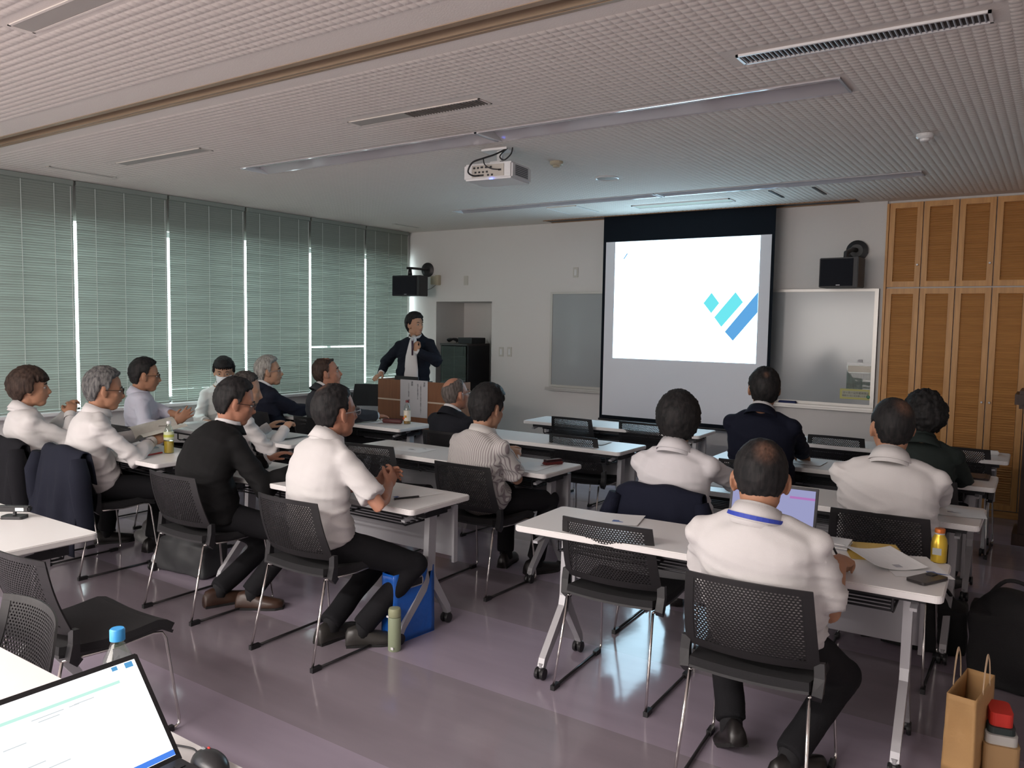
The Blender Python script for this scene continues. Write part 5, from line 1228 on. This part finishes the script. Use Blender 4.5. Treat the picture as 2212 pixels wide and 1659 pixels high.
mk = bottle('drink_bottle', 'drink bottle with a dark red cap beside the pencil case', 'bottle', -4.885, 5.46, TZ, [(0.030, 0), (0.032, 0.006), (0.032, 0.13), (0.029, 0.155), (0.014, 0.185), (0.0125, 0.198)], M_pet, [(0.0155, 0.196), (0.0155, 0.216), (0.013, 0.218)], mat('dark_red_cap', (0.16, 0.015, 0.02), 0.4),
            [(0.0328, 0.030), (0.0328, 0.125)], mat('cream_label', (0.68, 0.62, 0.52), 0.5), [(0.029, 0.004), (0.031, 0.010), (0.031, 0.028)], mat('amber_liquid', (0.35, 0.18, 0.03), 0.2))
MB().box((-0.022, -0.0335, 0.045), (-0.002, -0.0300, 0.062)).build('red_print', mat('red_print', (0.60, 0.08, 0.02), 0.5), mk); MB().box((-0.004, -0.0338, 0.060), (0.018, -0.0290, 0.080)).build('orange_print', mat('orange_print', (0.60, 0.28, 0.03), 0.5), mk)
wb = bottle('water_bottle', 'clear bottle with a bright blue cap behind the big laptop', 'bottle', -1.735, 0.965, TZ, [(0.030, 0), (0.033, 0.006), (0.033, 0.13), (0.030, 0.15), (0.018, 0.175), (0.0135, 0.188), (0.0135, 0.192)], M_pet, [(0.0165, 0.190), (0.0165, 0.214), (0.014, 0.217)], mat('sky_blue_cap', (0.05, 0.33, 0.72), 0.4),
            [(0.0338, 0.060), (0.0338, 0.125)], mat('green_white_label', (0.42, 0.62, 0.40), 0.5))
MB().lathe([(0.0342, 0.070), (0.0342, 0.092)], n=22).build('label_print', mat('green_print', (0.10, 0.45, 0.08), 0.5), wb)
t = thing('vacuum_flask', 'sage green vacuum flask standing on the floor beside the blue bag', 'flask', (-2.682, 2.915, 0))
smooth_angle(MB().lathe([(0.030, 0), (0.0325, 0.004), (0.0325, 0.168), (0.031, 0.172)], n=26).build('flask_body', mat('sage_coating', (0.30, 0.35, 0.23), 0.5, vary=0.06), t), 50)
smooth_angle(MB().lathe([(0.031, 0.174), (0.032, 0.176), (0.032, 0.205), (0.028, 0.216), (0.012, 0.218)], n=26).build('flask_cap', mat('sage_cap', (0.34, 0.36, 0.22), 0.45), t), 50)
MB().box((0.006, -0.0340, 0.014), (0.022, -0.030, 0.026)).build('sticker', M_white, t); MB().box((-0.024, -0.0335, 0.172), (-0.010, -0.028, 0.181)).build('latch', M_white, t)
def paper(name, label, cat, x, y, r, w, d, lift=0.0, z=TZ, m=M_paper, pr=(), curl=0.0, h=0.0008, group=None):
    t = thing(name, label, cat, (x, y, z + 0.0012), r, group)
    MB().sheet(lambda u, v: V(((u - 0.5) * w, (v - 0.5) * d, lift * abs(2 * u - 1) ** 2 * (1 if u < 0.5 else curl) + 0.0006)), 10, 4, h).build('sheet', m, t)
    for (a, b_, c, e, mm) in pr: MB().prism([(a, b_), (a + c, b_), (a + c * 0.45, b_ + e * 0.55), (a + c * 0.4, b_ + e), (a, b_ + e)], 0.0014, 0.0020).build('printed_chart', mm, t)
    return t
paper('handout', 'loose handout with a blue chart under the phone', 'paper', -0.44, 3.44, 0.45, 0.21, 0.297, pr=[(0.03, -0.10, 0.075, 0.035, M_inkblue)])
paper('handout', 'curling handout over the yellow folder beside the gold bottle', 'paper', -0.55, 3.46, 0.62, 0.21, 0.297, 0.022, z=TZ + 0.004, curl=0.6, pr=[(0.0, -0.115, 0.075, 0.035, M_inkgrey)])
paper('yellow_folder', 'yellow folder sticking out from under the curling handout', 'folder', -0.60, 3.57, 0.35, 0.22, 0.28, z=TZ + 0.0005, m=mat('yellow_card_stock', (0.62, 0.42, 0.10), 0.7))
t = thing('smartphone', 'black smartphone in a dark case at the table corner', 'phone', (-0.365, 3.275, TZ + 0.003), -0.45)
MB().prism(rrect(-0.038, -0.075, 0.038, 0.075, 0.012), 0, 0.010).build('case', mat('phone_case', (0.028, 0.024, 0.024), 0.35), t); MB().prism(rrect(-0.028, 0.03, 0.0, 0.068, 0.006), 0.010, 0.0125).build('camera_bump', M_dark, t)
t = thing('ballpoint_pen', 'black pen held by the man with the lanyard', 'pen', (-0.655, 3.195, 0.80)); MB().tube([(0.012, 0.02, -0.07), (-0.045, -0.03, 0.06)], 0.0045, 8).build('barrel', M_black, t); MB().tube([(0.012, 0.02, -0.07), (0.0148, 0.0225, -0.076)], [0.004, 0.001], 8).build('tip', M_silver, t)
t = thing('notebook_laptop', 'open grey laptop with a lavender screen before the man with the lanyard', 'laptop', (-1.0, 3.29, TZ), 0.05)
MB().box((-0.17, -0.12, 0.0), (0.20, 0.13, 0.016)).build('base', M_grey, t, bevel=0.003)
lid = MB().box((-0.17, 0.0, 0.0), (0.20, 0.006, 0.245)).build('lid', M_dark, t, bevel=0.002); lid.location = (0, 0.13, 0.012); lid.rotation_euler = (-0.22, 0, 0)
def grad_mat(): return emis('lavender_screen', (0.36, 0.37, 0.62), 0.80)
MB().box((-0.158, -0.0012, 0.012), (0.188, 0.0, 0.233)).build('display', grad_mat(), lid)
MB().box((-0.10, -0.0020, 0.195), (0.02, -0.0010, 0.204)).box((0.085, -0.0020, 0.193), (0.188, -0.0010, 0.203)).build('pink_bar', emis('pink_bar', (0.48, 0.20, 0.52), 0.8), lid)
for k in range(5):
    r_ = MB().box((0, 0, 0), (0.019, 0.015, 0.002)).mesh('key', M_dark)
    for q in range(14): o = link('key', r_, t); o.location = (-0.155 + q * 0.0245, 0.0 + k * 0.02, 0.016)
tag_ = t
t = thing('document_stack', 'small stack of printed papers behind the laptop lid', 'paper stack', (-0.755, 3.55, TZ), 0.05)
for k in range(4): o = MB().box((-0.05, -0.05 + 0.004 * k, k * 0.006), (0.06, 0.09 - 0.003 * k, k * 0.006 + 0.005)).build('sheet_bundle', M_paper if k % 2 else M_grey, t)
paper('handout', 'handout with a blue chart before the empty mesh chair', 'paper', -1.74, 3.40, 0.25, 0.297, 0.21, 0.004, pr=[(0.02, -0.06, 0.07, 0.035, M_inkblue)], curl=1)
t = thing('ballpoint_pen', 'dark pen lying near the clasped hands', 'pen', (-2.785, 3.115, TZ + 0.0065), 0.0); MB().tube([(-0.03, -0.066, 0), (0.027, 0.063, 0)], 0.006, 8).build('barrel', M_black, t); MB().tube([(-0.03, -0.066, 0), (-0.032, -0.073, 0)], [0.004, 0.001], 8).build('tip', M_silver, t)
paper('handout', 'handout with a blue chart under the clasped hands', 'paper', -2.86, 3.22, -0.25, 0.21, 0.297, pr=[(0.02, -0.12, 0.05, 0.03, M_inkblue)])
t = thing('glasses_case', 'dark red glasses case at the end of the second-row table', 'case', (-2.74, 4.50, TZ), 1.2)
MB().box((-0.075, -0.028, 0.0), (0.075, 0.028, 0.020)).build('case_base', mat('dark_red_vinyl', (0.14, 0.018, 0.018), 0.4), t, bevel=0.008); MB().box((-0.07, -0.026, 0.020), (0.07, 0.026, 0.036)).build('case_lid', mat('black_red_vinyl', (0.05, 0.012, 0.014), 0.3), t, bevel=0.008)
paper('handout', 'handout beside the glasses case', 'paper', -2.80, 4.35, 0.1, 0.21, 0.297, pr=[(0.03, 0.05, 0.04, 0.02, M_inkgrey)])
paper('handout', 'flat handout before the empty chair nearest the clasped hands', 'paper', -3.86, 4.37, 0.05, 0.297, 0.21, pr=[(-0.02, -0.02, 0.07, 0.03, M_inkgrey), (0.05, 0.06, 0.04, 0.02, M_inkgrey)])
t = thing('pencil_case', 'dark red leather pencil case before the man in charcoal', 'pencil case', (-5.0, 5.39, TZ), 0.35)
MB().tube([(-0.095, 0, 0.022), (-0.085, 0, 0.024), (0.08, 0, 0.022), (0.095, 0, 0.020)], [0.012, 0.024, 0.024, 0.012], 12, up=(0, 1, 0), ry=[0.012, 0.022, 0.022, 0.010]).build('pouch', mat('maroon_leather', (0.10, 0.03, 0.03), 0.5), t, smooth=True); MB().tube([(-0.085, 0, 0.0475), (0.085, 0, 0.045)], 0.002, 6).build('zip', M_dark, t)
paper('handout', 'open handout before the man in charcoal suit', 'paper', -5.30, 5.38, 0.1, 0.42, 0.26, 0.006, curl=0.5, pr=[(0.08, -0.06, 0.05, 0.03, M_inkgrey)])
paper('handout', 'sheets being written on by the half-hidden man', 'paper', -5.10, 4.20, 0.15, 0.40, 0.26, 0.014, curl=1, pr=[(0.03, -0.05, 0.09, 0.04, mat('teal_print', (0.12, 0.34, 0.32), 0.6))])
t = thing('ballpoint_pen', 'red pen beside the tea bottle', 'pen', (-5.03, 3.07, TZ + 0.0055)); MB().tube([(0.02, -0.07, 0), (-0.014, 0.075, 0)], 0.005, 8).build('barrel', mat('red_plastic', (0.45, 0.03, 0.03), 0.4), t); MB().tube([(-0.014, 0.075, 0), (-0.016, 0.082, 0)], [0.0035, 0.001], 8).build('tip', M_silver, t)
# magazine held by the reader
t = thing('magazine', 'open magazine held by the grey-haired reader', 'magazine', (-5.25, 3.24, 0.80), -0.3)
M_mag = mat('magazine_page', (0.58, 0.56, 0.50), 0.6, vary=0.15, vscale=30)
MB().sheet(lambda u, v: V((u * 0.21, (v - 0.5) * 0.29, 0.045 * math.sin(u * 2.2) + 0.06 * v)), 10, 4, 0.004).build('page_block', M_mag, t)
MB().sheet(lambda u, v: V((-u * 0.21, (v - 0.5) * 0.29, 0.06 * math.sin(u * 2.0) + 0.06 * v)), 10, 4, 0.004).build('page_block', M_mag, t)
MB().prism([(0.04, 0.0), (0.10, -0.02), (0.11, 0.05), (0.05, 0.06)], 0.088, 0.0885).build('picture', mat('brown_picture', (0.25, 0.20, 0.16), 0.6), t)
paper('booklet', 'pale blue booklet under the magazine', 'booklet', -5.40, 3.14, -0.2, 0.21, 0.29, z=TZ, h=0.006, m=mat('blue_booklet', (0.36, 0.46, 0.52), 0.6))
paper('handout', 'sheets before the man in lilac shirt', 'paper', -6.0, 4.15, -0.2, 0.42, 0.28, 0.01, curl=0.5)
t = thing('tablet_case', 'black tablet case on the table before the lilac shirt', 'case', (-5.62, 4.16, TZ), 0.2); MB().box((-0.12, -0.09, 0), (0.12, 0.09, 0.016)).build('case', M_black, t, bevel=0.005); MB().tube([(-0.10, -0.05, 0.020), (0.05, 0.03, 0.020)], 0.005, 8).build('stylus', M_dark, t)
t = thing('tablet_case', 'dark brown tablet case on the row before the wardrobe', 'case', (-0.43, 5.84, TZ), 0.02); MB().box((-0.11, -0.10, 0), (0.10, 0.10, 0.012)).build('case', mat('brown_case', (0.05, 0.03, 0.03), 0.5), t, bevel=0.004); MB().box((0.07, -0.1, 0.012), (0.078, 0.10, 0.014)).build('elastic_band', M_black, t)
t = thing('tissue_pack', 'small white pack at the far table corner before the wardrobe', 'tissue pack', (-0.40, 7.02, TZ), 0.1); MB().box((-0.05, -0.03, 0), (0.05, 0.03, 0.03)).build('pack', M_paper, t, bevel=0.006); MB().box((-0.035, -0.004, 0.03), (0.035, 0.004, 0.033)).build('slot', M_grey, t)
for x, y, r_, lb in ((-3.04, 5.55, 0.1, 'handout on the table between the screen and empty chairs'), (-1.62, 4.58, 0.1, 'handout before the thick-haired man'), (-1.45, 5.70, 0.0, 'handout before the man in navy suit'), (-0.42, 4.62, 0.15, 'handout before the broad man')):
    paper('handout', lb, 'paper', x, y, r_, 0.297, 0.21, 0.003, curl=1, pr=[(-0.02, -0.02, 0.06, 0.03, M_inkgrey)], group='flat handouts lying on tables')
# webcam with cable
t = thing('webcam', 'small black webcam with a lit white window and grey cable', 'webcam', (-3.90, 1.70, TZ), 0.6)
MB().prism(rrect(-0.05, -0.03, 0.05, 0.03, 0.012), 0, 0.014).build('base', M_black, t); MB().tube([(0, 0, 0.014), (0, 0.005, 0.035)], 0.008, 8).build('stem', M_black, t)
MB().box((-0.075, -0.018, 0.032), (0.075, 0.018, 0.058)).build('camera_bar', M_black, t, bevel=0.006); MB().box((0.015, -0.0195, 0.038), (0.052, -0.0175, 0.052)).build('lit_window', emis('lit_window', (1, 0.97, 0.9), 1.6), t)
cable([(-0.04, -0.02, 0.006), (-0.09, -0.07, 0.004), (-0.17, -0.03, 0.004), (-0.25, -0.05, 0.004), (-0.36, 0.02, 0.004)], 0.0028, 'cable', t, mat('grey_cable', (0.25, 0.24, 0.23), 0.6))
# big laptop
t = thing('open_laptop', 'big black laptop showing a white document, nearest the camera', 'laptop', (-1.445, 0.763, TZ + 0.004), 0.0)
MB().box((-0.005, -0.172, 0.0), (0.235, 0.172, 0.018)).build('base', M_black, t, bevel=0.004)
km = MB().box((0, 0, 0), (0.016, 0.0165, 0.0022)).mesh('key', M_dark)
for k in range(6):
    for q in range(16): o = link('key', km, t); o.location = (0.02 + k * 0.0195, -0.158 + q * 0.0198, 0.018)
MB().box((0.150, -0.05, 0.018), (0.225, 0.05, 0.0186)).build('touchpad', M_dark, t)
ang = math.atan2(0.165, 0.185)
lid = MB().box((-0.008, -0.176, 0.0), (0.0, 0.176, 0.247)).build('lid', M_black, t, bevel=0.003); lid.location = (-0.002, 0, 0.012); lid.rotation_euler = (0, -ang, 0)
E_doc = emis('document_white', (0.97, 0.98, 1.0), 1.7)
MB().box((0.0, -0.164, 0.014), (0.0010, 0.164, 0.235)).build('display', E_doc, lid)
MB().box((0.0008, -0.164, 0.0145), (0.0016, 0.164, 0.026)).build('taskbar', emis('taskbar_blue', (0.08, 0.25, 0.85), 0.95), lid)
MB().box((0.0008, -0.164, 0.196), (0.0016, 0.118, 0.2025)).build('toolbar_line', emis('toolbar_mint', (0.55, 0.86, 0.76), 1.0), lid)
for (a, b_, c, e) in ((0.140, 0.157, 0.221, 0.233), (0.112, 0.124, 0.224, 0.233)): MB().box((0.0008, a, c), (0.0016, b_, e)).build('window_button', emis('button_blue_%d' % int(a * 1000), (0.12, 0.38, 0.70), 0.9), lid)
E_txt = emis('document_text', (0.62, 0.66, 0.68), 1.0)
for k, (a, b_, z) in enumerate(((-0.06, 0.0, 0.185), (0.01, 0.03, 0.185), (-0.05, -0.01, 0.178), (0.02, 0.06, 0.186), (-0.12, -0.08, 0.15), (-0.11, -0.06, 0.105), (-0.1, -0.02, 0.09))): MB().box((0.0008, a, z), (0.0013, b_, z + 0.0022)).build('text_line', E_txt, lid)
t = thing('computer_mouse', 'black computer mouse with a red dot beside the big laptop', 'mouse', (-1.395, 0.965, TZ), -0.15)
mm = MB().ell((0, 0, 0.006), (0.055, 0.033, 0.030), n=24, m=16); mo = mm.build('shell', mat('mouse_shell', (0.022, 0.022, 0.024), 0.35), t, smooth=True)
for v in mo.data.vertices: v.co.z = max(v.co.z, 0.0)
MB().ell((-0.020, 0.008, 0.033), (0.005, 0.003, 0.003)).build('red_dot', mat('red_dot', (0.6, 0.03, 0.02), 0.4), t, smooth=True); MB().box((-0.034, -0.002, 0.026), (-0.018, 0.002, 0.0335)).build('wheel', M_grey, t)
cable([(-0.053, 0.0, 0.008), (-0.09, 0.006, 0.006), (-0.15, -0.02, 0.004), (-0.22, -0.05, 0.004)], 0.002, 'cable', t, M_dark)
# bags
def bag(name, label, x, y, r, w, d, h, m_, flare=0.0, handles=None, mh=None, jag=0.0, cut=False):
    t = thing(name, label, 'bag', (x, y, 0), r)
    def wall(p0, p1, q0, q1):  # bottom p, top q
        return lambda u, v: V(p0).lerp(V(p1), u).lerp(V(q0).lerp(V(q1), u), v) + V((0, 0, 0))
    b = [(-w / 2, -d / 2, 0.004), (w / 2, -d / 2, 0.004), (w / 2, d / 2, 0.004), (-w / 2, d / 2, 0.004)]
    tp = [(-w / 2, -d / 2 * (1 - flare), h), (w / 2, -d / 2 * (1 - flare), h - jag), (w / 2, d / 2 * (1 - flare), h - jag), (-w / 2, d / 2 * (1 - flare), h)]
    nm = ['front_panel', 'side_gusset', 'back_panel', 'side_gusset']
    for k in range(4):
        k2 = (k + 1) % 4
        def f(u, v, k=k, k2=k2):
            p = V(b[k]).lerp(V(b[k2]), u).lerp(V(tp[k]).lerp(V(tp[k2]), u), v)
            c = V((0, 0, p.z)); amp = (-0.3 if k % 2 else 0.10) * math.sin(math.pi * u) * math.sin(math.pi * min(1, v * 1.0 + 0.05))
            out = (p - c); out.z = 0; out = out.normalized() if out.length > 0 else out
            return p + out * amp * (d if k % 2 else 0.05) * (v if k % 2 else 1) + out * 0.004 * noise.noise(p * 18)
        MB().sheet(f, 10, 12, 0.0016).build(nm[k], m_, t, smooth=True)
    MB().box((-w / 2, -d / 2, 0.0), (w / 2, d / 2, 0.005)).build('bag_base', m_, t)
    return t
M_bluebag = mat('blue_plastic_film', (0.012, 0.12, 0.52), 0.28, spec=0.6, vary=0.12, vscale=14, bump=0.3, bscale=25)
t = bag('shopping_bag', 'glossy blue plastic bag with a cut-out handle on the floor', -2.755, 3.10, math.radians(84), 0.28, 0.10, 0.36, M_bluebag, 0.15, jag=0.0)
hd = MB(); ring = [(-0.05 + 0.0, -0.048, 0.318), (0.05, -0.048, 0.318), (0.055, -0.048, 0.305), (0.055, -0.048, 0.285), (0.05, -0.048, 0.275), (-0.05, -0.048, 0.275), (-0.055, -0.048, 0.285), (-0.055, -0.048, 0.305), (-0.05, -0.048, 0.318)]
hd.tube(ring, 0.004, 8); hd.build('handle_rim', M_silver, t, smooth=True); MB().box((-0.050, -0.0500, 0.279), (0.050, -0.0470, 0.314)).build('handle_opening', M_dark, t)
M_kraft = mat('kraft_paper', (0.52, 0.31, 0.13), 0.75, vary=0.1, vscale=9, bump=0.2, bscale=40)
t = bag('paper_bag', 'brown paper carrier bag standing below the table end', -0.215, 3.46, math.radians(82), 0.30, 0.105, 0.30, M_kraft, 0.1)
def strap(side): MB().sheet(lambda u, v: V((-0.055 + 0.11 * u + 0.0, side * 0.05 + (v - 0.5) * 0.003, 0.295 + 0.13 * math.sin(math.pi * u) ** 0.7)) + V((0, 0, (v - 0.5) * 0.012)), 16, 1, 0.003).build('strap', mat('pale_strap', (0.58, 0.42, 0.27), 0.7), t)
strap(-1); strap(1)
t = thing('red_striped_pouch', 'red, black and white striped pouch behind the paper bag', 'pouch', (-0.12, 3.50, 0), 0.2)
for k, (z0, z1, c, nm) in enumerate(((0.0, 0.11, (0.36, 0.22, 0.10), 'tan_panel'), (0.11, 0.145, (0.45, 0.44, 0.42), 'white_band'), (0.145, 0.17, (0.02, 0.03, 0.03), 'black_band'), (0.17, 0.22, (0.55, 0.03, 0.02), 'red_band'))):
    q = 0.10 - k * 0.012; MB().prism(rrect(-q * 0.6, -q, q * 0.6, q, 0.02), z0, z1).build(nm, mat('pouch_' + nm, c, 0.6), t)
def soft_bag(label, x, y, r, w, d, h, m_, key, strap_=True, name='shoulder_bag'):
    t = thing(name, label, 'bag', (x, y, 0), r); b = MB()
    b.box((-w / 2, -d / 2, 0.005), (w / 2, d / 2, h * 0.8)); b.ell((0, 0, h * 0.75), (w * 0.48, d * 0.48, h * 0.28)); b.ell((w * 0.1, -d * 0.4, h * 0.35), (w * 0.35, d * 0.2, h * 0.28))
    fuse('bag_body', b, m_, t, 0.014, smooth=8, disp=lambda p: 0.012 * noise.noise(V((p.x * 9 + len(key), p.y * 9, p.z * 9))))
    if strap_:
        cable([(-w * 0.35, 0, h * 0.85), (-w * 0.1, -0.05, h + 0.06), (w * 0.2, -0.04, h + 0.04), (w * 0.35, 0, h * 0.85)], 0.010, 'strap', t, m_)
    return t
M_blackbag = mat('black_bag_fabric', (0.007, 0.007, 0.008), 0.8, bump=0.3, bscale=300)
soft_bag('black shoulder bag on the floor by the stooping man', -4.60, 3.06, 0.1, 0.46, 0.20, 0.27, mat('dark_bag_fabric', (0.030, 0.032, 0.034), 0.6, vary=0.3, vscale=10), 'a')
soft_bag('large black bag on the floor at the near table end', -0.12, 4.33, 0.0, 0.34, 0.26, 0.44, M_blackbag, 'bb')
soft_bag('black bag under the second row table end, by the paper bag', -0.52, 4.60, 0.1, 0.40, 0.20, 0.30, M_blackbag, 'ccc')
t = thing('plastic_bag', 'crumpled pale plastic bag under the reader table', 'bag', (-5.34, 3.30, 0)); b = MB(); b.ell((0, 0, 0.11), (0.15, 0.10, 0.12)); b.ell((-0.12, -0.03, 0.05), (0.09, 0.08, 0.06)); b.tube([(0, 0, 0.18), (0.01, 0, 0.27)], [0.04, 0.02], 10)
fuse('film', b, mat('pale_film', (0.42, 0.44, 0.43), 0.35, vary=0.1), t, 0.012, smooth=3, disp=lambda p: 0.014 * noise.noise(p * 16)); MB().tube([(0.01, 0, 0.26), (0.03, 0.02, 0.30)], [0.02, 0.03], 8).build('knot', _mats['pale_film'], t)
